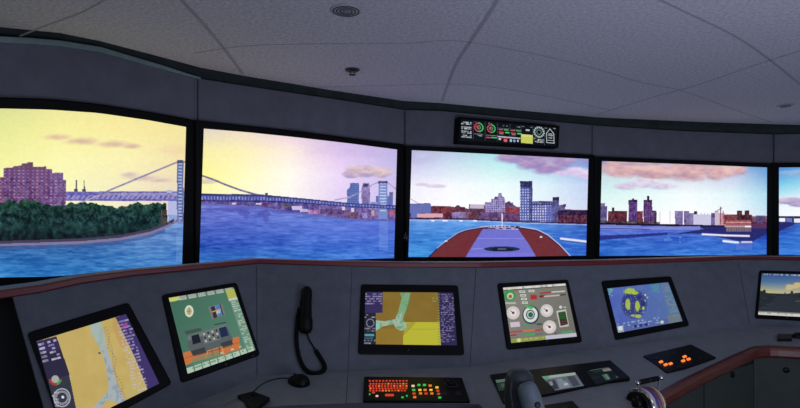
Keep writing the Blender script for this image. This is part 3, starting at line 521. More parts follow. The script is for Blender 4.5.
# desk top
V = FW+EW; k = len(FW); fs = [(i, i+k, i+k+1, i+1) for i in range(k-1)]
bm = bmesh.new(); vt = [bm.verts.new(v) for v in V]; vb = [bm.verts.new(v-Vector((0, 0, 0.03))) for v in V]
for f in fs: bm.faces.new([vt[i] for i in f]); bm.faces.new([vb[i] for i in f[::-1]])
ring = list(range(k))+list(range(2*k-1, k-1, -1))
for a, b in zip(ring, ring[1:]+ring[:1]): bm.faces.new((vt[a], vb[a], vb[b], vt[b]))
desk = from_bm('desk_top', bm, M['desk'], console)
bvh = BVHTree.FromPolygons([tuple(v) for v in V], [t for f in fs for t in ((f[0], f[1], f[2]), (f[0], f[2], f[3]))])
def dk(px, py):
    loc, n, i, d = bvh.ray_cast(Vector((0, 0, EYE)), ray(px, py).normalized())
    if loc is None: raise RuntimeError('no desk at %s %s' % (px, py))
    return loc, (n if n.z > 0 else -n)
# ledge with wooden nosing
def strip(name, sections, m, parent, smooth=False):
    """loft closed cross-sections"""
    V = [p for s in sections for p in s]; k = len(sections[0]); fs = []
    for i in range(len(sections)-1):
        for j in range(k): fs.append((i*k+j, i*k+(j+1) % k, (i+1)*k+(j+1) % k, (i+1)*k+j))
    fs += [tuple(range(k)), tuple(range((len(sections)-1)*k, len(sections)*k))[::-1]]
    o = new(name, V, fs, m, parent, smooth); bm = bmesh.new(); bm.from_mesh(o.data); bmesh.ops.recalc_face_normals(bm, faces=bm.faces); bm.to_mesh(o.data); bm.free(); return o
LP = [P(x, y, zl(x)) for x, y in LEDGE]; nose, top = [], []
for i, p in enumerate(LP):
    d = LP[min(i+1, len(LP)-1)]-LP[max(i-1, 0)]; n = Vector((d.y, -d.x, 0)).normalized(); h = interp(LEDGE[i][0], [(-60, 0.038), (0, 0.036), (130, 0.028), (260, 0.026), (400, 0.033), (600, 0.033), (737, 0.026), (870, 0.026)])
    b = interp(LEDGE[i][0], [(-60, 0.22), (60, 0.16), (130, 0.09), (870, 0.09)]); z = Vector((0, 0, 1))
    nose.append([p+n*0.0, p+n*0.016-z*0.002, p+n*0.022-z*0.006, p+n*0.022-z*(h-0.006), p+n*0.016-z*h, p-z*h])
    top.append([p, p-n*b, p-n*b-z*0.02, p-z*0.02])
strip('wood_nosing', nose, M['wood'], console); strip('ledge_top', top, M['desk'], console)
# wooden rail along the right-hand desk edge, plain edge elsewhere
def edge_strip(name, i0, i1, m, w, h, ext=None):
    secs = []; E = EW[i0:i1+1]; N = 4
    pts = []
    for i in range(len(E)-1):
        for t in range(N):
            a, b, c, d = E[max(i-1, 0)], E[i], E[i+1], E[min(i+2, len(E)-1)]; t = t/N
            pts.append(0.5*((2*b)+(c-a)*t+(2*a-5*b+4*c-d)*t*t+(3*b-a-3*c+d)*t**3) if name == 'wood_rail' else b.lerp(c, t))
    pts.append(E[-1])
    for i, p in enumerate(pts):
        d = pts[min(i+1, len(pts)-1)]-pts[max(i-1, 0)]; n = Vector((d.y, -d.x, 0)).normalized(); z = Vector((0, 0, 1))
        secs.append([p-n*0.012+z*0.002, p-n*0.004+z*0.007, p+n*w*0.6+z*0.007, p+n*w*0.9-z*0.004, p+n*w-z*0.016, p+n*w-z*(h-0.012), p+n*w*0.7-z*h, p-n*0.012-z*h])
    return strip(name, secs, m, console)
edge_strip('wood_rail', 7, 12, M['wood2'], 0.03, 0.058)
edge_strip('desk_edge', 0, 4, M['seamdark'], 0.012, 0.035); edge_strip('desk_edge', 4, 7, M['seamdark'], 0.012, 0.035)
# base panels below the desk down to the floor
def drop(name, pts, m, parent, inset=0.0, z0=0.0, zt=0.05, th=0.02):
    V = []
    for i, p in enumerate(pts):
        d = pts[min(i+1, len(pts)-1)]-pts[max(i-1, 0)]; n = Vector((d.y, -d.x, 0)).normalized(); q = p-n*inset
        V += [q-Vector((0, 0, zt)), Vector((q.x, q.y, z0)), Vector((q.x, q.y, z0))-n*th, q-n*th-Vector((0, 0, zt))]
    return strip(name, [V[4*i:4*i+4] for i in range(len(pts))], m, parent)
drop('base_panel', FW[1:10], M['cabinet'], console, inset=-0.03, zt=0.06)
# dark end of the console at far left: a black side board set back under the ledge
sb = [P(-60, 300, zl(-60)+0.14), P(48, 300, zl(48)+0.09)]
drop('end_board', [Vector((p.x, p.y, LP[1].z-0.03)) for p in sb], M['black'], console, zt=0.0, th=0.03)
# thin joints between the panels
def groove(a, b, pln, w=0.004):
    A, B = on(pln, *a), on(pln, *b); d = (B-A).normalized(); s = d.cross(pln[1]).normalized()*w*0.5; n = pln[1]*0.0012
    new('panel_joint', [A-s+n, A+s+n, B+s+n, B-s+n, A-s-n, A+s-n, B+s-n, B-s-n], [(0, 1, 2, 3), (0, 4, 5, 1), (2, 6, 7, 3), (0, 3, 7, 4), (1, 5, 6, 2)], M['seamdark'], console)
groove((256.5, 266), (257, 375), PA, 0.005); groove((352, 267), (348, 371), PB, 0.003); groove((476, 268), (470, 366), PC, 0.003); groove((738, 261), (750, 325), PD, 0.004)
def dgroove(a, b, w=0.003):
    A, n = dk(*a); B, _ = dk(*b); d = (B-A).normalized(); s = d.cross(n).normalized()*w*0.5; n = n*0.001
    new('desk_joint', [A-s+n, A+s+n, B+s+n, B-s+n, A-s-n, A+s-n, B+s-n, B-s-n], [(0, 1, 2, 3), (0, 4, 5, 1), (2, 6, 7, 3), (0, 3, 7, 4), (1, 5, 6, 2)], M['seamdark'], console)
dgroove((348, 372), (346, 404.5))

# ------------------------------------------------------------------ cabinets under the right-hand rail
def epx(px):
    for i in range(len(EDGE)-1):
        if EDGE[i][0] <= px <= EDGE[i+1][0]:
            t = (px-EDGE[i][0])/(EDGE[i+1][0]-EDGE[i][0]); return EW[i].lerp(EW[i+1], t)
cabs = [(655, 707.5, None, 'dark cabinet nearest the chrome telegraph, partly cut by the frame'), (707.5, 757, (732, 374.5), 'middle dark cabinet under the wooden rail, between two upright joints'), (757, 835, (786, 370), 'rightmost dark cabinet under the wooden rail at the picture edge')]
for a, b, kn, label in cabs:
    A, B = epx(a), epx(b); d = (B-A); d.z = 0; d.normalize(); n = Vector((d.y, -d.x, 0)); zt = min(A.z, B.z)-0.034
    A = A-n*0.035-d*(0.012 if a == 757 else -0.003); B = B-n*0.035+d*(0.012 if b == 757 else -0.003)
    root = thing('base_cabinet', label, 'cabinet', ((A.x+B.x)/2, (A.y+B.y)/2, 0), 'cabinets under the wooden rail')
    base = [Vector((A.x, A.y, zt)), Vector((B.x, B.y, zt)), Vector((B.x, B.y, zt))-n*0.28, Vector((A.x, A.y, zt))-n*0.28]
    prism('cabinet_body', base, (0, 0, 1), zt-0.001, M['cabinet'], root)
    dp = [Vector((A.x, A.y, zt-0.012))+d*0.003, Vector((B.x, B.y, zt-0.012))-d*0.003, Vector((B.x, B.y, 0.06))-d*0.003, Vector((A.x, A.y, 0.06))+d*0.003]
    door = prism('door', dp, n, 0.012, M['cabinet'], root, bevel=0.002, up=0.0125)
    if kn:
        c = plane_hit(kn[0], kn[1], A+n*0.0125, n); o = lathe('door_lock', [(0.016, 0), (0.016, 0.006), (0.011, 0.010), (0.0, 0.010)], c, n, M['plastic'], None, 20)
        o.parent = door; o.matrix_parent_inverse = Matrix.Identity(4)

# ------------------------------------------------------------------ console monitors
def text_panel(q, pts, c): q.poly(pts, c)
def chart(q, kind):
    pass
def mon1(p, U, V):
    q = p.at(20, 290, 3.456); q.fill((208, 180, 98)); n = q.noise(40, 40, 3); q.C[:] += n[..., None]*14
    q.poly([(365, 330), (480, 270), (560, 420), (360, 420)], (206, 184, 104), 0.7); q.poly([(330, 60), (390, 60), (405, 190), (350, 200), (318, 130)], (200, 150, 90), 0.5)
    riv = [(240, 110), (278, 110), (290, 150), (300, 200), (316, 250), (328, 300), (345, 345), (372, 400), (350, 420), (330, 385), (300, 380), (270, 420), (235, 430), (270, 385), (305, 350), (306, 320), (296, 260), (282, 215), (262, 175), (246, 150)]
    m = q.inside(riv); q.put(m, (172, 184, 186)); q.put(m & (q.noise(14, 14, 5) > 0.07), (146, 160, 176), 0.8); q.put(m & (q.Y < 190), (170, 196, 180), 0.6)
    q.line([(290, 130), (318, 200), (324, 270), (340, 330), (372, 385)], 5, (176, 150, 120), 0.5)
    for i in range(26): q.ell(296+2.4*i*1.05+math.sin(i*7)*7, 130+10*i, 2.4, 2.4, (120, 112, 110), 0.6)
    q.ell(275, 218, 5, 4, (90, 80, 80), 0.8); q.poly([(150, 285), (176, 300), (170, 400), (150, 420)], (214, 206, 160), 0.8)
    q.poly([(30, 185), (126, 160), (172, 292), (92, 318)], (44, 40, 68)); q.poly([(30, 185), (126, 160), (140, 205), (60, 222)], (62, 48, 110), 0.6)
    s = q.at(0, 0, 1); s.X, s.Y = q.X*0.97+q.Y*-0.25, q.Y*0.97+q.X*0.25
    s.dashes(14, 196, 34, 270, 5, (220, 214, 240), 11, 0.95, 9); s.dashes(46, 196, 78, 270, 6, (220, 214, 240), 12, 0.6, 9)
    q.poly([(92, 318), (170, 292), (200, 440), (120, 460)], (52, 56, 72)); q.put((np.hypot(q.X-122, q.Y-308) < 22) & (q.Y > 308), (196, 60, 50), 0.9); q.put((np.hypot(q.X-122, q.Y-308) < 22) & (q.Y > 312) & (q.X > 128), (60, 170, 90), 0.9); q.ell(122, 308, 13, 13, (170, 180, 170))
    q.ell(145, 372, 30, 33, (190, 190, 205), 0.9, ring=0.86); q.put((np.hypot(q.X-145, q.Y-372) < 25) & (np.hypot(q.X-145, q.Y-372) > 17) & ((np.arctan2(q.Y-372, q.X-145)*4 % 1) < 0.5), (220, 220, 235), 0.8); q.ell(148, 370, 5, 5, (230, 230, 240)); q.dashes(100, 340, 135, 420, 7, (205, 205, 220), 14, 0.5)
    q.poly([(330, 95), (372, 80), (500, 345), (443, 350), (400, 240)], (64, 50, 112)); s.dashes(295, 190, 345, 480, 26, (200, 190, 232), 15, 0.62, 7, 0.75); q.ell(362, 122, 9, 7, (190, 60, 170), 0.8)
    q.rect(380, 345, 520, 460, (190, 180, 130), 0.25)
def mon2(p, U, V):
    q = p.at(150, 270, 3.4); q.C[:] = q.mesh([60, 360], [60, 360], [[(64, 112, 92), (78, 128, 106)], [(70, 118, 98), (96, 146, 124)]])
    q.put(V < 0.055, (176, 196, 176)); q.put((V < 0.055) & ((U*7 % 1) > 0.8), (90, 110, 100)); q.put((V < 0.05) & (U < 0.14), (214, 220, 96)); q.put((V < 0.045) & (U > 0.16) & ((U*40 % 1) < 0.5), (120, 130, 125), 0.7)
    q.put((U > 0.87) & (V > 0.055), (110, 152, 128)); q.put((U > 0.86) & (V > 0.02) & (V < 0.16), (186, 190, 84)); q.put((U > 0.86) & (V > 0.16) & (V < 0.2), (200, 205, 190))
    uv = Paint.__new__(Paint); uv.X, uv.Y, uv.C = U, V, p.C; uv.dashes(0.885, 0.22, 0.99, 0.93, 22, (206, 222, 204), 21, 0.7, 0.03)
    q.ell(133, 140, 15, 20, (222, 226, 196)); q.ell(133, 140, 9, 13, (190, 184, 140)); q.line([(126, 140), (140, 140)], 2, (110, 110, 90)); q.line([(133, 130), (133, 150)], 2, (110, 110, 90))
    q.poly([(197, 126), (245, 113), (256, 152), (212, 168)], (128, 122, 116)); q.poly([(206, 126), (219, 122), (230, 160), (217, 165)], (40, 50, 66)); q.poly([(219, 122), (238, 117), (248, 152), (231, 158)], (66, 130, 196)); q.line([(212, 142), (240, 134)], 4, (230, 160, 60)); q.line([(222, 125), (230, 158)], 2.4, (220, 120, 60)); q.line([(238, 116), (248, 152)], 3, (40, 44, 56)); q.poly([(224, 140), (238, 136), (240, 146), (227, 150)], (200, 215, 235), 0.7)
    q.poly([(112, 282), (278, 232), (302, 226), (308, 268), (232, 292), (150, 312), (118, 326)], (214, 118, 58)); q.poly([(128, 226), (258, 184), (282, 236), (278, 258), (150, 294), (128, 262)], (88, 98, 100)); q.poly([(128, 226), (258, 184), (262, 196), (130, 240)], (112, 122, 122)); q.line([(122, 212), (165, 206)], 3, (44, 54, 56)); q.line([(220, 186), (258, 178)], 3, (44, 54, 56)); q.poly([(118, 208), (172, 196), (176, 206), (122, 220)], (72, 82, 84))
    q.poly([(140, 224), (166, 217), (174, 246), (146, 254)], (24, 30, 46)); q.poly([(234, 198), (258, 192), (268, 222), (242, 230)], (28, 44, 84)); q.poly([(176, 214), (230, 198), (240, 236), (186, 252)], (110, 116, 116))
    for i in range(4):
        for j in range(3): q.ell(184+i*14+j*3, 218-i*4.2+j*12, 3.6, 3.6, (30, 36, 42) if (i+j) % 2 else (190, 196, 190))
    q.poly([(138, 276), (186, 262), (192, 282), (146, 292)], (58, 64, 66)); q.poly([(240, 248), (276, 238), (284, 252), (244, 264)], (58, 64, 66))
    q.line([(190, 300), (196, 276), (244, 262), (252, 288)], 4, (236, 150, 84)); q.line([(214, 292), (212, 272)], 3, (150, 76, 40)); q.line([(118, 300), (306, 246)], 2, (150, 80, 44), 0.7); q.line([(238, 286), (236, 264)], 4, (130, 66, 40))
    q.put((V > 0.93), (184, 206, 184)); q.put((V > 0.93) & ((U*9 % 1) > 0.86), (100, 130, 110)); uv.dashes(0.02, 0.945, 0.98, 0.985, 1, (90, 150, 110), 25, 0.5, 0.03); uv.dashes(0.5, 0.87, 0.86, 0.92, 1, (190, 220, 196), 27, 0.6, 0.04)
    q.put((V > 0.84) & (V < 0.93) & (U > 0.1) & (U < 0.5), (90, 150, 120), 0.5)
def mon3(p, U, V):
    q = p.at(350, 270, 4.53); q.fill((142, 112, 40)); n = q.noise(50, 40, 13); q.C[:] += n[..., None]*12
    q.put((q.Y > 265), (176, 142, 44), 0.35); q.poly([(250, 236), (412, 236), (415, 345), (240, 345), (240, 310)], (198, 194, 46)); q.poly([(255, 238), (300, 238), (240, 300)], (160, 140, 44), 0.5); q.put((q.X > 250) & (q.X < 412) & (np.abs(q.Y-268) < 2), (160, 160, 60), 0.5)
    riv = [(225, 103), (275, 103), (272, 130), (262, 165), (250, 195), (240, 225), (258, 250), (255, 268), (230, 275), (205, 262), (200, 245), (150, 255), (117, 275), (117, 228), (160, 232), (205, 222), (218, 190), (228, 150), (235, 125)]
    m = q.inside(riv); q.put(m, (128, 176, 128)); q.put(m & (q.noise(16, 16, 9) > 0.05), (96, 170, 116), 0.8); q.put(m & (q.Y > 200) & (q.noise(10, 10, 19) > 0.0), (172, 196, 176), 0.8); q.put(m & (q.X < 135), (150, 206, 190), 0.7)
    q.line([(275, 105), (262, 165), (245, 210)], 3, (90, 110, 60), 0.7); q.line([(235, 190), (222, 230), (205, 240)], 4, (190, 200, 186), 0.6)
    q.rect(60, 98, 148, 194, (54, 44, 96)); q.dashes(68, 106, 146, 160, 5, (180, 176, 214), 31, 0.55, 8, 0.8); q.rect(60, 194, 117, 345, (36, 36, 52)); q.ell(92, 240, 19, 20, (130, 134, 160), 0.9, ring=0.75); q.dashes(66, 200, 114, 222, 2, (180, 180, 200), 32, 0.5, 7); q.dashes(64, 262, 114, 284, 2, (150, 150, 170), 33, 0.5, 7); q.rect(66, 290, 110, 300, (90, 180, 190), 0.85); q.rect(66, 306, 104, 311, (70, 150, 170), 0.7); q.dashes(64, 316, 116, 340, 2, (170, 170, 190), 34, 0.6, 7)
    q.poly([(398, 100), (470, 100), (490, 350), (412, 350)], (46, 38, 84)); q.dashes(412, 108, 474, 330, 27, (168, 160, 210), 35, 0.6, 6, 0.75); q.put((q.X > 398) & (q.X < 408) & (((q.Y/12) % 1) < 0.5), (150, 150, 90), 0.6)
    q.dashes(372, 112, 398, 150, 3, (150, 170, 90), 36, 0.5, 7)
def mon4(p, U, V):
    q = p.at(490, 270, 4.53); q.C[:] = q.mesh([60, 390], [60, 330], [[(140, 140, 128), (120, 118, 112)], [(134, 132, 122), (116, 116, 110)]])
    uv = Paint.__new__(Paint); uv.X, uv.Y, uv.C = U, V, p.C
    q.put((V < 0.05), (176, 174, 168)); uv.dashes(0.01, 0.005, 0.99, 0.05, 1, (240, 240, 235), 41, 0.7, 0.035, 0.9, 0.9); q.put((V > 0.045) & (V < 0.06), (70, 70, 66)); uv.dashes(0.02, 0.055, 0.22, 0.085, 1, (200, 70, 60), 42, 0.8, 0.04, 0.9, 0.9)
    q.ell(90, 115, 27, 27, (60, 160, 84)); q.ell(92, 118, 15, 15, (196, 214, 180)); q.ell(92, 120, 8, 8, (190, 84, 44)); q.rect(70, 146, 118, 154, (190, 186, 180))
    for (x, y) in ((146, 98), (188, 95), (150, 115), (154, 131), (158, 148)): q.rect(x-13, y-5, x+13, y+5, (214, 220, 205)); q.rect(x-8, y-1.5, x+8, y+1.5, (96, 110, 96))
    q.rect(184, 112, 212, 134, (190, 52, 48)); q.line([(184, 124), (214, 122)], 2, (110, 30, 30)); q.line([(228, 106), (280, 100)], 6, (186, 46, 46)); q.line([(280, 100), (338, 96)], 6, (215, 205, 200)); q.line([(228, 120), (246, 118)], 9, (130, 26, 30)); q.line([(246, 120), (318, 114)], 6, (206, 190, 186)); q.line([(318, 114), (340, 111)], 5, (80, 44, 44))
    for x, y, r in ((105, 194, 30), (257, 184, 29), (270, 258, 30)):
        q.ell(x, y, r, r, (190, 182, 178)); q.ell(x, y, r*0.97, r*0.97, (222, 214, 212)); q.ell(x, y, r*0.5, r*0.5, (236, 228, 228)); q.ell(x, y, r*0.2, r*0.2, (120, 60, 66)); q.line([(x-r*0.4, y-r*0.3), (x, y)], 2.5, (60, 40, 50)); q.put((np.hypot(q.X-x, q.Y-y) < r*0.88) & (np.hypot(q.X-x, q.Y-y) > r*0.72) & ((np.arctan2(q.Y-y, q.X-x)*3.2 % 1) < 0.3), (150, 138, 138), 0.5)
    q.ell(185, 203, 38, 42, (38, 66, 84)); q.ell(184, 202, 32, 35, (222, 228, 222)); q.ell(183, 202, 20, 22, (52, 84, 90)); q.ell(183, 202, 15, 17, (200, 214, 210)); q.ell(184, 203, 11, 12, (40, 104, 84)); q.poly([(160, 160), (200, 166), (190, 178), (166, 172)], (70, 196, 92))
    q.poly([(90, 238), (133, 234), (137, 256), (94, 260)], (214, 198, 210)); q.line([(146, 252), (178, 247)], 6, (60, 170, 90)); q.line([(190, 244), (212, 242)], 5, (92, 110, 100)); q.line([(216, 246), (232, 245)], 7, (44, 80, 76))
    q.line([(92, 282), (150, 276)], 6, (196, 60, 66)); q.line([(150, 276), (206, 272)], 6, (222, 120, 84)); q.line([(206, 274), (238, 269)], 6, (190, 56, 60)); q.line([(96, 296), (118, 294)], 6, (170, 44, 60)); q.line([(160, 294), (200, 290)], 8, (60, 180, 88)); q.line([(208, 292), (236, 289)], 5, (100, 106, 130))
    q.poly([(300, 186), (344, 178), (358, 254), (316, 260)], (206, 200, 186)); q.poly([(308, 192), (341, 186), (354, 246), (320, 254)], (44, 40, 34)); q.put(q.inside([(308, 192), (341, 186), (350, 222), (314, 226)]) & (((q.X/9) % 1) < 0.5) & (((q.Y/8) % 1) < 0.6), (60, 150, 70), 0.9); q.put(q.inside([(314, 228), (350, 224), (354, 246), (320, 252)]) & (((q.X/9) % 1) < 0.5) & (((q.Y/8) % 1) < 0.5), (150, 90, 60), 0.9); q.ell(320, 168, 7, 7, (220, 214, 206)); q.rect(332, 166, 346, 172, (190, 184, 176))
    q.ell(296, 228, 3, 3, (90, 70, 60)); q.line([(326, 284), (374, 278)], 7, (70, 180, 92)); q.ell(298, 288, 5, 5, (130, 60, 80)); q.poly([(314, 296), (382, 290), (388, 304), (316, 312)], (222, 222, 222))
    q.put((V > 0.93) & (U < 0.52), (150, 160, 76)); q.put((V > 0.93) & (U > 0.52), (196, 196, 214)); q.ell(131, 318, 9, 9, (226, 220, 130)); uv.dashes(0.02, 0.945, 0.5, 0.985, 1, (205, 206, 140), 46, 0.5, 0.03); q.line([(86, 308), (128, 303)], 3, (110, 130, 80))
def mon5(p, U, V):
    q = p.at(590, 260, 4.8); q.C[:] = q.mesh([70, 440], [110, 350], [[(78, 104, 196), (84, 118, 172)], [(72, 92, 190), (88, 116, 176)]])
    q.put(q.noise(30, 30, 5) > 0.12, (92, 116, 204), 0.4)
    q.poly([(80, 134), (104, 132), (112, 150), (96, 166), (84, 150)], (84, 160, 160), 0.8); q.poly([(290, 120), (330, 112), (334, 160), (300, 150)], (76, 150, 166), 0.7); q.poly([(336, 112), (376, 108), (448, 300), (390, 310)], (92, 124, 158), 0.75)
    uv = Paint.__new__(Paint); uv.X, uv.Y, uv.C = U, V, p.C; uv.dashes(0.86, 0.04, 0.99, 0.9, 20, (130, 156, 170), 51, 0.55, 0.03, 0.7); uv.dashes(0.01, 0.02, 0.1, 0.2, 5, (150, 180, 190), 52, 0.6, 0.03)
    q.ell(212, 212, 66, 74, (52, 58, 140), 0.5); q.ell(212, 212, 66, 74, (130, 150, 170), 0.35, ring=0.96); q.ell(208, 208, 54, 62, (44, 50, 128), 0.7)
    n = q.noise(14, 16, 71)*0.55
    for x, y, rx, ry in ((190, 150, 32, 18), (216, 158, 20, 10), (183, 213, 14, 32), (228, 220, 13, 28), (230, 270, 18, 9), (262, 198, 7, 9), (204, 266, 12, 5), (256, 232, 7, 12)): q.blob(x, y, rx, ry, (178, 206, 66), 0.95, 4, n)
    q.put((np.hypot(q.X-215, (q.Y-210)*0.9) < 62) & (q.noise(5, 5, 81) > 0.24), (190, 214, 130), 0.8); q.ell(255, 208, 12, 16, (40, 46, 130), 0.9); q.ell(236, 180, 10, 8, (38, 44, 126), 0.8); q.line([(206, 170), (206, 262)], 3, (52, 60, 150)); q.ell(265, 168, 4, 4, (220, 230, 200)); q.ell(275, 180, 5, 5, (120, 190, 160))
    q.put((V > 0.86), (86, 104, 172)); q.put((V > 0.86) & (U < 0.1), (150, 170, 190)); uv.dashes(0.02, 0.8, 0.7, 0.97, 3, (176, 196, 214), 55, 0.45, 0.03); q.ell(146, 328, 11, 11, (220, 226, 226)); q.ell(346, 298, 8, 8, (200, 215, 196)); q.poly([(370, 270), (432, 262), (440, 300), (382, 306)], (128, 140, 110), 0.6)
    for i in range(3): q.ell(218+26*i, 318-4*i, 9, 7, (40, 50, 130))
def mon6(p, U, V):
    q = p.at(740, 260, 4.08); q.C[:] = q.mesh([80, 160, 300], [50, 90, 130, 160], [[(52, 84, 140), (44, 74, 140), (50, 74, 136)], [(80, 120, 160), (78, 118, 168), (96, 118, 160)], [(206, 190, 120), (188, 186, 150), (200, 182, 140)], [(206, 170, 96), (190, 170, 120), (190, 160, 110)]])
    uv = Paint.__new__(Paint); uv.X, uv.Y, uv.C = U, V, p.C; uv.dashes(0.02, 0.01, 0.98, 0.07, 1, (196, 204, 214), 61, 0.6, 0.02)
    n = q.noise(16, 9, 63)*0.7
    for x, y, rx, ry in ((215, 108, 34, 12), (240, 98, 30, 8), (196, 118, 16, 4), (270, 104, 24, 9)): q.blob(x, y, rx, ry, (214, 192, 128), 0.95, 3, n)
    sk = [(75, 128), (84, 128), (84, 122), (90, 128), (98, 120), (104, 122), (106, 134), (130, 136), (180, 138), (184, 130), (188, 138), (206, 136), (207, 126), (216, 126), (217, 136), (230, 134), (300, 132), (300, 240), (60, 240)]
    q.poly(sk, (38, 44, 48)); q.put((q.Y > 146), (34, 42, 52)); q.put((q.Y > 138) & (q.noise(20, 4, 67) > 0.1), (58, 66, 74), 0.6); q.poly([(90, 215), (150, 146), (230, 146), (320, 215)], (44, 52, 62), 0.7); q.ell(238, 168, 14, 2.5, (96, 84, 70), 0.9); q.ell(262, 160, 9, 2, (110, 90, 70), 0.8)
    q.put((V > 0.90), (214, 214, 206)); q.put((V > 0.90) & (V < 0.93), (120, 120, 116)); uv.dashes(0.02, 0.93, 0.5, 0.99, 1, (160, 160, 150), 69, 0.4, 0.02)
MONS = [
    ('tilted chart monitor with yellow land and pale river, leftmost on the console', PA, [(27, 333.5), (128, 303), (171.5, 384), (67, 441)], [(36, 342), (125.6, 314.5), (159, 384), (62, 432)], mon1, (300, 300), None),
    ('console monitor showing a green page with an orange and grey engine desk', PA, [(161.5, 295.5), (236, 283), (259.5, 355.5), (181, 383.5)], [(168, 298.5), (233, 287.6), (255, 350.5), (187, 374.4)], mon2, (260, 260), [(225, 365), (252, 356.5)]),
    ('wide console monitor with brown and bright yellow chart above the lit keyboard', PB, [(361, 285), (457.5, 286), (464, 355.5), (358, 354.5)], [(365.3, 292.3), (452.8, 293), (456.8, 346), (363.5, 344.8)], mon3, (330, 220), [(408, 350.5)]),
    ('console monitor covered in round white dials on grey', PC, [(497, 284), (567.3, 280.2), (581.5, 342.5), (506.5, 350)], [(502, 288), (565, 283.7), (576.3, 337), (510.3, 343.6)], mon4, (280, 260), [(546, 342), (572, 338.5)]),
    ('console monitor with blue radar picture and yellow-green echoes', PC, [(601, 281.5), (670, 276.8), (688.5, 326), (615, 340.5)], [(606, 289), (667.5, 282.6), (682, 321.5), (617, 333.4)], mon5, (270, 220), None),
    ('rightmost console monitor showing a dusk shoreline, cut by the picture edge', PD, [(759, 271), (832, 273), (836, 323), (754.5, 318.5)], [(761, 273.6), (828.5, 275.6), (832, 319.2), (757.3, 315.3)], mon6, (260, 180), [(786, 318.3)]),
]
for label, pln, oq, iq, pic, (nu, nv), leds in MONS:
    n = pln[1]; O = [on(pln, *c) for c in oq]; I = [on(pln, *c) for c in iq]
    root = thing('console_monitor', label, 'monitor', (O[2]+O[3])/2, 'monitors set into the sloping console')
    frame('bezel', rounded(O, 0.016), rounded(I, 0.002), n, M['bezel'], root, depth=0.02, lip=0.012, recess=0.007)
    up = n*0.006; I2 = [v+up for v in I]
    show('display', lambda t: I2[0].lerp(I2[1], t), lambda t: I2[3].lerp(I2[2], t), nu, nv, pic, root)
    for c in leds or []:
        o = lathe('power_button', [(0.0035, 0), (0.0035, 0.0015), (0.0, 0.002)], on(pln, *c)+n*0.0115, n, M['steel'], root, 12); o['label'] = 'small pale button on the lower frame'

# ------------------------------------------------------------------ overhead instrument display
def over(p, U, V):
    q = p.at(440, 105, 5.714); q.fill((9, 16, 22)); W = (205, 214, 220)
    sk = Paint.__new__(Paint); sk.X, sk.Y, sk.C = q.X, q.Y-(q.X-108)*0.085, q.C       # follow the slant of the unit
    for y in (92, 119, 143, 167):
        sk.dashes(122, y, 180, y+18, 2, W, int(y), 0.85, 8, 1.0, 0.8)
    for x in (190, 258, 328, 400, 464, 530, 597): sk.rect(x-0.8, 84, x+0.8, 190, (130, 150, 160), 0.6)
    for x, r in ((222, 27), (293, 25)):
        y = 118+(1 if x > 250 else 0); a = np.arctan2(sk.Y-y, sk.X-x); d = np.hypot(sk.X-x, sk.Y-y); t = (d < r) & (d > r*0.72) & ((a*2.9 % 1) < 0.68)
        sk.put(t & (sk.X > x), (70, 230, 120)); sk.put(t & (sk.X <= x), (240, 80, 90)); sk.ell(x, y, r*0.45, r*0.45, (190, 196, 190), 0.6, ring=0.5); sk.line([(x, y), (x-r*0.5, y-3)], 4, (240, 90, 90)); sk.dashes(x-24, 88, x+4, 94, 1, W, x, 0.8, 6)
    sk.rect(196, 155, 248, 158, (180, 190, 200), 0.7); sk.dashes(214, 162, 240, 172, 1, W, 71, 0.9, 8)
    for x, cc in ((336, 0), (406, 0)):
        sk.rect(x-4, 112, x+58, 114, (160, 170, 180), 0.7); sk.dashes(x+22, 94, x+52, 103, 1, W, x, 0.8, 8); sk.rect(x-2, 118, x+24, 122, (230, 110, 120)); sk.rect(x+30, 117, x+56, 122, (80, 210, 120)); sk.rect(x, 132, x+28, 138, (235, 80, 96)); sk.rect(x+36, 131, x+60, 138, (70, 220, 120)); sk.rect(x+4, 142, x+26, 145, (200, 160, 160))
    sk.rect(262, 157, 458, 159.5, (180, 190, 205), 0.8); sk.rect(264, 168, 288, 175, (230, 80, 90)); sk.rect(292, 166, 326, 173, (70, 200, 110)); sk.rect(330, 158, 460, 165, (200, 190, 205)); sk.rect(352, 163, 388, 168, (232, 80, 90)); sk.ell(374, 180, 11, 9, (235, 96, 110)); sk.ell(342, 174, 8, 6, (200, 210, 220)); sk.ell(405, 178, 7, 8, (180, 200, 235)); sk.ell(425, 178, 7, 8, (120, 170, 235)); sk.ell(445, 176, 5, 7, (200, 210, 225))
    sk.rect(463, 136, 530, 186, (214, 220, 92)); sk.put((sk.X > 463) & (sk.X < 530) & (sk.Y > 138) & (sk.Y < 148), (232, 234, 130), 0.8); sk.dashes(490, 106, 512, 116, 1, W, 75, 0.95, 8, 1, 0.9); sk.rect(468, 90, 482, 93, (120, 130, 140)); sk.rect(515, 90, 526, 94, (120, 130, 140))
    x, y = 566, 116; a = np.arctan2(sk.Y-y, sk.X-x); d = np.hypot(sk.X-x, sk.Y-y); sk.put((d < 32) & (d > 22) & ((a*2.4 % 1) < 0.6), (190, 210, 210)); sk.ell(x, y, 15, 15, (150, 200, 180), 0.7, ring=0.75); sk.dashes(552, 155, 594, 178, 3, (220, 225, 225), 77, 0.9, 7, 1, 0.75); sk.dashes(534, 150, 550, 178, 3, (200, 210, 210), 78, 0.8, 6)
    sk.line([(610, 170), (608, 120), (628, 92), (650, 118), (652, 172), (610, 172)], 3.4, (225, 230, 232)); sk.dashes(620, 118, 642, 152, 3, W, 79, 0.9, 8); sk.line([(616, 128), (646, 128)], 3, W); sk.line([(614, 158), (648, 158)], 3, W); sk.rect(600, 88, 612, 91, W, 0.7); sk.rect(648, 86, 660, 90, W, 0.7)
n3 = facet_n(500); p3 = P(500, HY, zw(500))+n3*0.03
oh = lambda x, y: plane_hit(x, y, p3, n3)
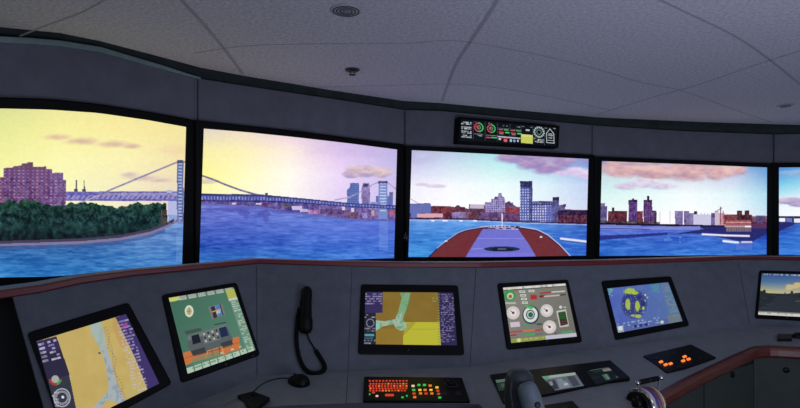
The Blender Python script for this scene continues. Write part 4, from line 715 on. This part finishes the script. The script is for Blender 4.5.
oq = [oh(458.8, 116.8), oh(559.5, 125.6), oh(558.3, 148), oh(457.3, 142.8)]; iq = [oh(461, 119), oh(557.6, 127.6), oh(556.6, 146.2), oh(459.4, 140.8)]
root = thing('instrument_display', 'narrow black overhead instrument readout above the ship bow screen', 'display', (oq[2]+oq[3])/2)
frame('housing', rounded(oq, 0.008), rounded(iq, 0.002), n3, M['bezel'], root, depth=0.075, lip=0.004, recess=0.004)
show('readout', lambda t: iq[0].lerp(iq[1], t), lambda t: iq[3].lerp(iq[2], t), 420, 110, over, root)

# ------------------------------------------------------------------ ceiling fittings
c = ceil_pt(346, 10); root = thing('ceiling_speaker', 'round flush speaker with concentric rings in a ceiling tile, near the top edge', 'speaker', c)
dn = Vector((0, 0, -1))
lathe('face_plate', [(0.066, 0), (0.066, 0.003), (0.060, 0.006), (0.0, 0.006)], c, dn, M['ceiling_fit'], root, 48)
for r_ in (0.057, 0.043, 0.029): lathe('ring_slot', [(r_, 0.0055), (r_, 0.0075), (r_-0.006, 0.0075), (r_-0.006, 0.0055)], c, dn, M['fixdark'], root, 48)
lathe('centre_cap', [(0.016, 0.005), (0.016, 0.009), (0.010, 0.012), (0.0, 0.012)], c, dn, M['fixture'], root, 32)
c = ceil_pt(352.3, 69.5); root = thing('fire_sprinkler', 'small dark sprinkler head on the ceiling, straight below the round speaker', 'sprinkler', c)
lathe('escutcheon', [(0.042, 0), (0.042, 0.003), (0.034, 0.010), (0.016, 0.012), (0.0, 0.012)], c, dn, M['fixdark'], root, 32)
lathe('pipe_stub', [(0.011, 0.010), (0.011, 0.016), (0.006, 0.018)], c, dn, M['steel'], root, 20)
for s in (-1, 1): tube('frame_arm', [c+Vector((s*0.008, 0, -0.014)), c+Vector((s*0.013, 0, -0.021)), c+Vector((s*0.004, 0, -0.030))], 0.0022, M['fixdark'], root, 8)
lathe('deflector', [(0.020, 0.030), (0.021, 0.0315), (0.0, 0.033)], c, dn, M['fixdark'], root, 24)
c = ceil_pt(785.5, 105); root = thing('smoke_detector', 'small pale round detector on the ceiling near the right edge', 'detector', c)
lathe('base', [(0.055, 0), (0.055, 0.004), (0.05, 0.006), (0.0, 0.006)], c, dn, M['ceiling_fit'], root, 32); lathe('sensor_cap', [(0.036, 0.006), (0.034, 0.013), (0.020, 0.016), (0.0, 0.016)], c, dn, M['fixture'], root, 28)

# ------------------------------------------------------------------ handset with coiled cord on the sloping panel
nB = PB[1]; hb = lambda x, y, h: on(PB, x, y)+nB*h
root = thing('telephone_handset', 'black handset on the sloping panel with a looped coiled cord', 'handset', hb(306, 334, 0.0))
prism('cradle', rounded([hb(300, 300, 0), hb(311.5, 300, 0), hb(312, 331, 0), hb(299.5, 331, 0)], 0.012), nB, 0.014, M['plastic'], root, bevel=0.003, up=0.014)
tube('handle', [hb(306.6, 289.5, 0.026), hb(306.6, 292.5, 0.030), hb(306.3, 299, 0.036), hb(305.8, 308, 0.038), hb(305.4, 316, 0.036), hb(305.6, 323, 0.030), hb(305.8, 330.5, 0.024), hb(306, 334.5, 0.020)], 0, M['plastic'], root, 16, radii=[0.014, 0.027, 0.029, 0.026, 0.029, 0.036, 0.034, 0.020])
lathe('earpiece', [(0.025, 0), (0.027, 0.010), (0.022, 0.018), (0.0, 0.018)], hb(306.6, 295, 0.008), nB, M['plastic'], root, 24)
lathe('mouthpiece', [(0.026, 0), (0.028, 0.010), (0.022, 0.018), (0.0, 0.018)], hb(305.8, 326, 0.008), nB, M['plastic'], root, 24)
ctrl = [(299.8, 309, 0.012), (297.8, 318, 0.014), (296.6, 332, 0.015), (296.8, 345, 0.015), (299, 357, 0.015), (303, 367, 0.015), (309, 373.3, 0.02), (317, 374.2, 0.022), (323.6, 371, 0.016), (324.4, 366, 0.015), (320, 358, 0.014), (315.6, 351, 0.013)]
cp = [hb(*t) for t in ctrl]
tube('coiled_cord', cp, 0.0095, M['rubber'], root, 10)
# coil winding round the core
path = []
for i in range(len(cp)-1):
    p0_, p1_, p2_, p3_ = cp[max(i-1, 0)], cp[i], cp[i+1], cp[min(i+2, len(cp)-1)]
    for k in range(40):
        t = k/40; path.append(0.5*((2*p1_)+(p2_-p0_)*t+(2*p0_-5*p1_+4*p2_-p3_)*t*t+(3*p1_-p0_-3*p2_+p3_)*t**3))
hel = []; ph = 0
for i in range(1, len(path)-1):
    t = (path[i+1]-path[i-1]).normalized(); a = t.cross(nB).normalized(); b = a.cross(t); ph += (path[i+1]-path[i]).length/0.0085*2*math.pi/1.0
    hel.append(path[i]+(a*math.cos(ph)+b*math.sin(ph))*0.0098)
tube('cord_winding', hel, 0.0024, M['rubber'], root, 6, res=1)
tube('cord_end', [hb(315.6, 351, 0.013), hb(312, 345, 0.012), hb(309, 340, 0.012), hb(307, 334, 0.018)], 0.0035, M['rubber'], root, 8)

# ------------------------------------------------------------------ mice, plates
def mouse(c, n, d, L, W_, H_, name, label):
    """ellipsoid-like mouse with buttons and wheel; d points to its front"""
    n = n.normalized(); d = (d-n*d.dot(n)).normalized(); s = d.cross(n)
    root = thing(name, label, 'mouse', c)
    bm = bmesh.new(); rings = []; K = 16
    for i in range(K+1):
        t = i/K; x = -math.cos(math.pi*t); wdt = math.sqrt(max(1-x*x, 0))**0.75*(1+0.10*-x); hh = math.sqrt(max(1-x*x, 0))**0.7*(1-0.28*x)
        rings.append([bm.verts.new(c+d*x*L/2+s*wdt*W_/2*math.cos(math.pi*j/12)+n*hh*H_*math.sin(math.pi*j/12)**0.8) for j in range(13)])
    for i in range(K):
        for j in range(12): bm.faces.new((rings[i][j], rings[i][j+1], rings[i+1][j+1], rings[i+1][j]))
        bm.faces.new((rings[i][12], rings[i][0], rings[i+1][0], rings[i+1][12]))
    bmesh.ops.remove_doubles(bm, verts=bm.verts, dist=1e-5); from_bm('shell', bm, M['plastic'], root, smooth=True)
    w0 = c+d*L*0.24+n*H_*0.80; lathe('scroll_wheel', [(0.004, -0.004), (0.007, -0.003), (0.007, 0.003), (0.004, 0.004)], w0, s, M['key_dark'], root, 16)
    return root
mc, mn = dk(298.5, 383.5); a_, _ = dk(289, 379.5)
mr = mouse(mc+mn*0.001, mn, a_-mc, 0.122, 0.082, 0.044, 'computer_mouse', 'black oval mouse on the desk below the coiled cord')
cab = [(289, 379.2), (283, 378.9), (277, 379.6), (268, 382), (260, 386.5), (255, 391), (253, 394)]
tube('cable', [dk(*t)[0]+mn*0.0045 for t in cab], 0.0022, M['rubber'], mr, 8)
q = [dk(237.5, 399)[0], dk(253.3, 391.2)[0], dk(270, 401.5)[0], dk(253, 410.5)[0]]; mn = (q[2]-q[0]).cross(q[3]-q[1]).normalized(); mn = mn if mn.z > 0 else -mn; c0 = sum(q, Vector())/4; q = [v-mn*(v-c0).dot(mn) for v in q]
root = thing('connection_plate', 'black square plate on the desk at the end of the mouse cable', 'plate', sum(q, Vector())/4)
prism('plate', rounded(q, 0.004), mn, 0.014, M['rubber'], root, bevel=0.002, up=0.009); lathe('cable_socket', [(0.008, 0), (0.008, 0.004), (0.004, 0.006), (0, 0.006)], plane_hit(253, 395, c0+mn*0.009, mn), mn, M['plastic'], root, 16)
rc, rn = dk(800, 337.5); b_, _ = dk(792, 337.2)
mouse(rc+rn*0.001, rn, b_-rc, 0.10, 0.062, 0.03, 'computer_mouse', 'black mouse at the right picture edge beside a small black box')
q = [dk(777.5, 336.3)[0], dk(791.5, 336.3)[0], dk(792, 341.5)[0], dk(777.2, 341.5)[0]]
root = thing('desk_box', 'small black box on the desk below the rightmost monitor', 'box', sum(q, Vector())/4)
bx_ = prism('box_body', rounded(q, 0.004), Vector((0, 0, 1)), 0.018, M['plastic'], root, bevel=0.002, up=0.016); prism('lid', [v+Vector((0, 0, 0.017)) for v in rounded([q[0].lerp(q[2], .08), q[1].lerp(q[3], .08), q[2].lerp(q[0], .08), q[3].lerp(q[1], .08)], 0.004)], (0, 0, 1), 0.002, M['key_dark'], root)

# ------------------------------------------------------------------ backlit keyboard with trackball
kq = [dk(364.3, 379.2)[0], dk(462, 380.2)[0], dk(469.8, 403.3)[0], dk(362.8, 403)[0]]; kn = (kq[1]-kq[0]).cross(kq[3]-kq[0]).normalized(); kn = kn if kn.z > 0 else -kn
KUP = 0.014
root = thing('control_keyboard', 'long black keyboard with red backlit keys and a trackball', 'keyboard', sum(kq, Vector())/4)
prism('keyboard_case', rounded(kq, 0.006), kn, 0.016, M['plastic'], root, bevel=0.003, up=KUP)
kpl = (kq[0]+kn*KUP, kn); kp = lambda X, Y: plane_hit(350+X/6.154, 360+Y/6.15-0.5, *kpl)
def key(x, y, w_, h_, m, label=None):
    pts = [kp(x-w_/2, y-h_/2), kp(x+w_/2, y-h_/2), kp(x+w_/2, y+h_/2), kp(x-w_/2, y+h_/2)]
    o = prism('key', pts, kn, 0.003, M[m], root, up=0.0025)
    if label: o['label'] = label
rnd = random.Random(5)
for i in range(12): key(122+i*20.6, 133, 12, 7, 'key_red')
for r, (y, nk, x0, st) in enumerate(((151, 13, 126, 18.4), (165, 13, 122, 18.8), (179, 13, 126, 18.4), (193, 12, 124, 19.4))):
    for i in range(nk): key(x0+i*st, y, 12, 8, 'key_orange' if rnd.random() < 0.18 else 'key_red')
key(243, 221, 54, 12, 'key_red', 'wide red backlit space bar'); key(166, 226, 16, 8, 'key_white'); key(121, 215, 8, 8, 'key_green'); key(323, 235, 14, 9, 'key_green', 'green lit key'); key(350, 226, 10, 8, 'key_green'); key(144, 205, 18, 8, 'key_red')
pad = [(388, 165, 'white'), (392, 190, 'green'), (394, 212, 'red'), (398, 234, 'orange'), (424, 159, 'green'), (430, 190, 'yellow'), (434, 211, 'orange'), (458, 159, 'green'), (462, 190, 'orange'), (468, 212, 'red'), (493, 163, 'orange'), (498, 190, 'yellow'), (504, 212, 'orange'), (535, 174, 'yellow'), (540, 195, 'red'), (545, 214, 'red'), (552, 237, 'green')]
for x, y, c in pad: key(x, y, 19, 12, 'key_'+c, {'green': 'green lit key', 'yellow': 'yellow lit key', 'white': 'pale lit key'}.get(c))
for i in range(4): key(385+i*36, 138, 22, 8, 'key_dark')
tb = kp(622, 158); lathe('trackball_ring', [(0.034, 0), (0.034, 0.004), (0.028, 0.007), (0.024, 0.005), (0.0, 0.005)], tb, kn, M['key_dark'], root, 32)
lathe('trackball', [(0.021, 0.004), (0.0225, 0.010), (0.021, 0.016), (0.015, 0.022), (0.007, 0.0252), (0.0, 0.026)], tb, kn, M['plastic'], root, 32)
for X in (575, 662): prism('mouse_button', [kp(X-14, 200), kp(X+22, 200), kp(X+26, 222), kp(X-12, 222)], kn, 0.004, M['key_dark'], root, up=0.003)

# ------------------------------------------------------------------ flush panels on the desk
def desk_slab(name, label, cat, px, r=0.006, up=0.008, m='plastic', part='panel_plate'):
    q = [dk(*c)[0] for c in px]; n = (q[1]-q[0]).cross(q[3]-q[0]).normalized(); n = n if n.z > 0 else -n; c0 = sum(q, Vector())/4; d_ = max((v-c0).dot(n) for v in q); up = up+max(d_, 0)
    q = [v-n*(v-c0).dot(n) for v in q]
    root = thing(name, label, cat, c0); prism(part, rounded(q, r), n, up+0.012, M[m], root, bevel=0.0015, up=up)
    return root, (c0+n*up, n)
def flat_show(root, pln, corners, pic, nu, nv, name='display', off=0.0012):
    c = [plane_hit(x, y, pln[0]+pln[1]*off, pln[1]) for x, y in corners]
    # thin glass block below the picture
    prism('display_glass', [v+(v-sum(c, Vector())/4)*0.05-pln[1]*0.0004 for v in c], pln[1], 0.002, M['bezel'], root)
    return show(name, lambda t: c[0].lerp(c[1], t), lambda t: c[3].lerp(c[2], t), nu, nv, pic, root)
root, pc = desk_slab('touchscreen_unit', 'long black flush panel with small screens behind the grey lever', 'panel', [(490, 376), (610.5, 361.5), (630, 381.2), (503.5, 404.5)])
def cpic(p, U, V):
    q = p.at(480, 340, 6.0); q.fill((96, 104, 118)); q.poly([(370, 216), (570, 192), (575, 210), (376, 236)], (150, 168, 160)); q.poly([(370, 216), (420, 212), (400, 240), (376, 240)], (70, 150, 90), 0.7); q.poly([(400, 245), (448, 238), (474, 290), (440, 300)], (44, 50, 64)); q.poly([(412, 250), (432, 247), (440, 270), (424, 274)], (150, 156, 160), 0.8); q.poly([(460, 234), (500, 228), (545, 280), (480, 292)], (120, 130, 144)); q.ell(503, 235, 9, 9, (60, 110, 84)); q.poly([(500, 262), (525, 256), (532, 268), (508, 274)], (190, 196, 205), 0.7); q.poly([(520, 220), (565, 214), (600, 270), (560, 280)], (52, 58, 72), 0.8)
flat_show(root, pc, [(541.5, 376.5), (575, 372.3), (584, 385.8), (555, 390.5)], cpic, 90, 60)
def gpic(p, U, V):
    p.fill((26, 38, 40)); p.put((V < 0.28), (84, 110, 96)); p.put((V > 0.4) & (V < 0.75) & (U > 0.3) & (U < 0.8), (52, 84, 66)); p.put(((U*6 % 1) < 0.3) & (V > 0.4), (70, 96, 84), 0.5)
flat_show(root, pc, [(495.5, 380), (507, 378.6), (511, 389), (499, 391)], gpic, 40, 40)
def rpic(p, U, V):
    q = p.at(590, 330, 5.23); q.fill((14, 20, 24)); q.line([(0, 212), (60, 202), (110, 196)], 4, (70, 100, 84)); q.poly([(62, 206), (108, 196), (114, 212), (72, 218)], (120, 116, 112)); q.poly([(60, 234), (92, 230), (108, 256), (84, 262)], (60, 100, 80)); q.line([(80, 232), (98, 256)], 5, (110, 140, 124)); q.line([(20, 220), (60, 214)], 2, (50, 90, 64)); q.ell(140, 246, 6, 5, (60, 76, 66)); q.ell(150, 238, 4, 3, (60, 76, 66)); q.line([(10, 250), (50, 244)], 2, (36, 60, 46))
flat_show(root, pc, [(586, 371.2), (607.5, 366.4), (620.5, 378.2), (596, 384.8)], rpic, 90, 60)
for x, y in ((515, 376.5), (522, 375.5), (529, 374.6)): prism('button', [plane_hit(x+a, y+b, *pc) for a, b in ((-2.4, -1.2), (2.4, -1.7), (3.0, 1.2), (-1.8, 1.7))], pc[1], 0.003, M['key_dark'], root, up=0.003)
root, p2 = desk_slab('button_panel', 'small black panel half hidden by the grey lever, nearest the desk front', 'panel', [(543, 407), (572.5, 402.3), (582, 413), (549, 419)])
for x, y in ((556, 410), (565, 408.5), (573, 411)): prism('button', [plane_hit(x+a, y+b, *p2) for a, b in ((-2.4, -1.2), (2.4, -1.7), (3.0, 1.2), (-1.8, 1.7))], p2[1], 0.003, M['key_dark'], root, up=0.003)
root, pb = desk_slab('alarm_panel', 'black diamond-shaped button panel with six glowing orange buttons', 'panel', [(643, 357), (691, 345.6), (716, 358.8), (666.5, 373.8)])
for x, y in ((661, 362), (665.6, 364.8), (670.6, 363.8), (684.6, 356.8), (683.2, 361), (688.6, 359.3)):
    o = prism('lit_button', [plane_hit(x+a, y+b, *pb) for a, b in ((-2.3, 0.0), (0.9, -1.2), (2.3, 0.3), (-0.9, 1.5))], pb[1], 0.004, M['button'], root, up=0.004); o['label'] = 'small glowing orange button'
for x, y in ((656, 358.5), (674, 353.5), (700, 358), (678, 367)):
    prism('unlit_button', [plane_hit(x+a, y+b, *pb) for a, b in ((-2.3, 0.0), (0.9, -1.2), (2.3, 0.3), (-0.9, 1.5))], pb[1], 0.003, M['key_dark'], root, up=0.003)

# ------------------------------------------------------------------ big grey control lever
c, n = dk(526, 424)
root = thing('control_lever', 'large dark grey hooded control lever standing at the front of the desk', 'lever', c)
def cpx(x, y, z): return P(x, y, z)
zb = c.y
lathe('lever_base', [(0.085, -0.004), (0.085, 0.010), (0.078, 0.018), (0.05, 0.022), (0.0, 0.022)], c, (0, 0, 1), M['plastic'], root, 40)
# hood: rounded drum leaning towards the operator
tube('hood', [cpx(523, 428, zb+0.00), cpx(521, 410, zb+0.01), cpx(519.5, 395, zb+0.01), cpx(519.5, 383, zb+0.005), cpx(520.5, 375, zb-0.005), cpx(521, 370.5, zb-0.01)], 0, M['lever'], root, 28, radii=[0.064, 0.062, 0.060, 0.058, 0.050, 0.026])
tube('grip', [cpx(525, 383.5, zb-0.05), cpx(526.5, 387.5, zb-0.058), cpx(530, 397, zb-0.075), cpx(534, 410, zb-0.085), cpx(538, 424, zb-0.08)], 0, M['lever2'], root, 20, radii=[0.024, 0.038, 0.042, 0.043, 0.038])
tube('grip_seam', [cpx(512, 380, zb-0.045), cpx(510.5, 392, zb-0.058), cpx(512, 404, zb-0.062), cpx(515, 418, zb-0.06)], 0.0035, M['fixdark'], root, 8)
o = lathe('thumb_button', [(0.012, 0), (0.012, 0.006), (0.008, 0.009), (0.0, 0.009)], cpx(537, 405, zb-0.118), (0.25, -1, 0.35), M['key_dark'], root, 20)

# ------------------------------------------------------------------ chrome telegraph with T-handle
c, n = dk(641, 401)
root = thing('engine_telegraph', 'chrome engine telegraph with a black T-handle at the end of the wooden rail', 'telegraph', c)
zt = c.y-0.02; ax = (P(660, 377, zt+0.06)-P(637, 382, zt)).normalized(); ax.z = 0; ax.normalize()
cen = P(645.5, 404.5, zt)
prism('telegraph_base', rounded([cen+Vector((-0.085, -0.06, 0)), cen+Vector((0.085, -0.06, 0)), cen+Vector((0.085, 0.075, 0)), cen+Vector((-0.085, 0.075, 0))], 0.02), (0, 0, 1), 0.05, M['plastic'], root, bevel=0.004, up=0.002)
def drum(name, a, b, r, m, rim=0.003):
    return lathe(name, [(r-rim, a), (r, a+rim*0.5), (r, b-rim*0.5), (r-rim, b), (0.0, b)], cen, ax, m, root, 48)
drum('quadrant_drum', -0.038, 0.043, 0.074, M['chrome']); 
o = drum('side_disc', -0.054, -0.040, 0.062, M['plastic']); drum('side_disc', 0.045, 0.056, 0.062, M['plastic'])
drum('reflection_band', -0.030, -0.018, 0.0755, M['cream'], 0.001)['label'] = 'painted cream reflection band'; drum('reflection_band', -0.014, 0.002, 0.0755, M['blue'], 0.001)['label'] = 'painted violet reflection band'; drum('reflection_band', 0.008, 0.018, 0.0755, M['red'], 0.001)['label'] = 'painted red reflection band'; drum('reflection_band', 0.028, 0.036, 0.0755, M['cream'], 0.001)  # coloured bands stand in for reflections on the chrome drum scale
lathe('side_knob', [(0.020, 0), (0.024, 0.006), (0.024, 0.020), (0.018, 0.026), (0.0, 0.026)], cen-ax*0.053+Vector((0, -0.025, 0.02)), -ax, M['plastic'], root, 24)
h0, h1 = P(637.5, 382.8, zt-0.010), P(661, 377.6, zt+0.035)
for s, t in ((-1, 0.06), (1, 0.94)):
    hp = h0.lerp(h1, t); q0 = cen+ax*(-0.058 if s < 0 else 0.060)+Vector((0, -0.01, 0)); tube('handle_arm', [q0, q0.lerp(hp, 0.5)+Vector((0, -0.004, 0)), hp], 0.0042, M['steel'], root, 10)
tube('handle_bar', [h0, h0.lerp(h1, 0.5), h1], 0.0065, M['steel'], root, 12)
for a, b in ((0.12, 0.48), (0.54, 0.86)): tube('handle_grip', [h0.lerp(h1, a), h0.lerp(h1, (a+b)/2), h0.lerp(h1, b)], 0.0115, M['plastic'], root, 14)
for hp in (h0, h1): lathe('end_ball', [(0.002, -0.011), (0.009, -0.006), (0.011, 0), (0.009, 0.006), (0.002, 0.011)], hp, ax, M['chrome'], root, 18)
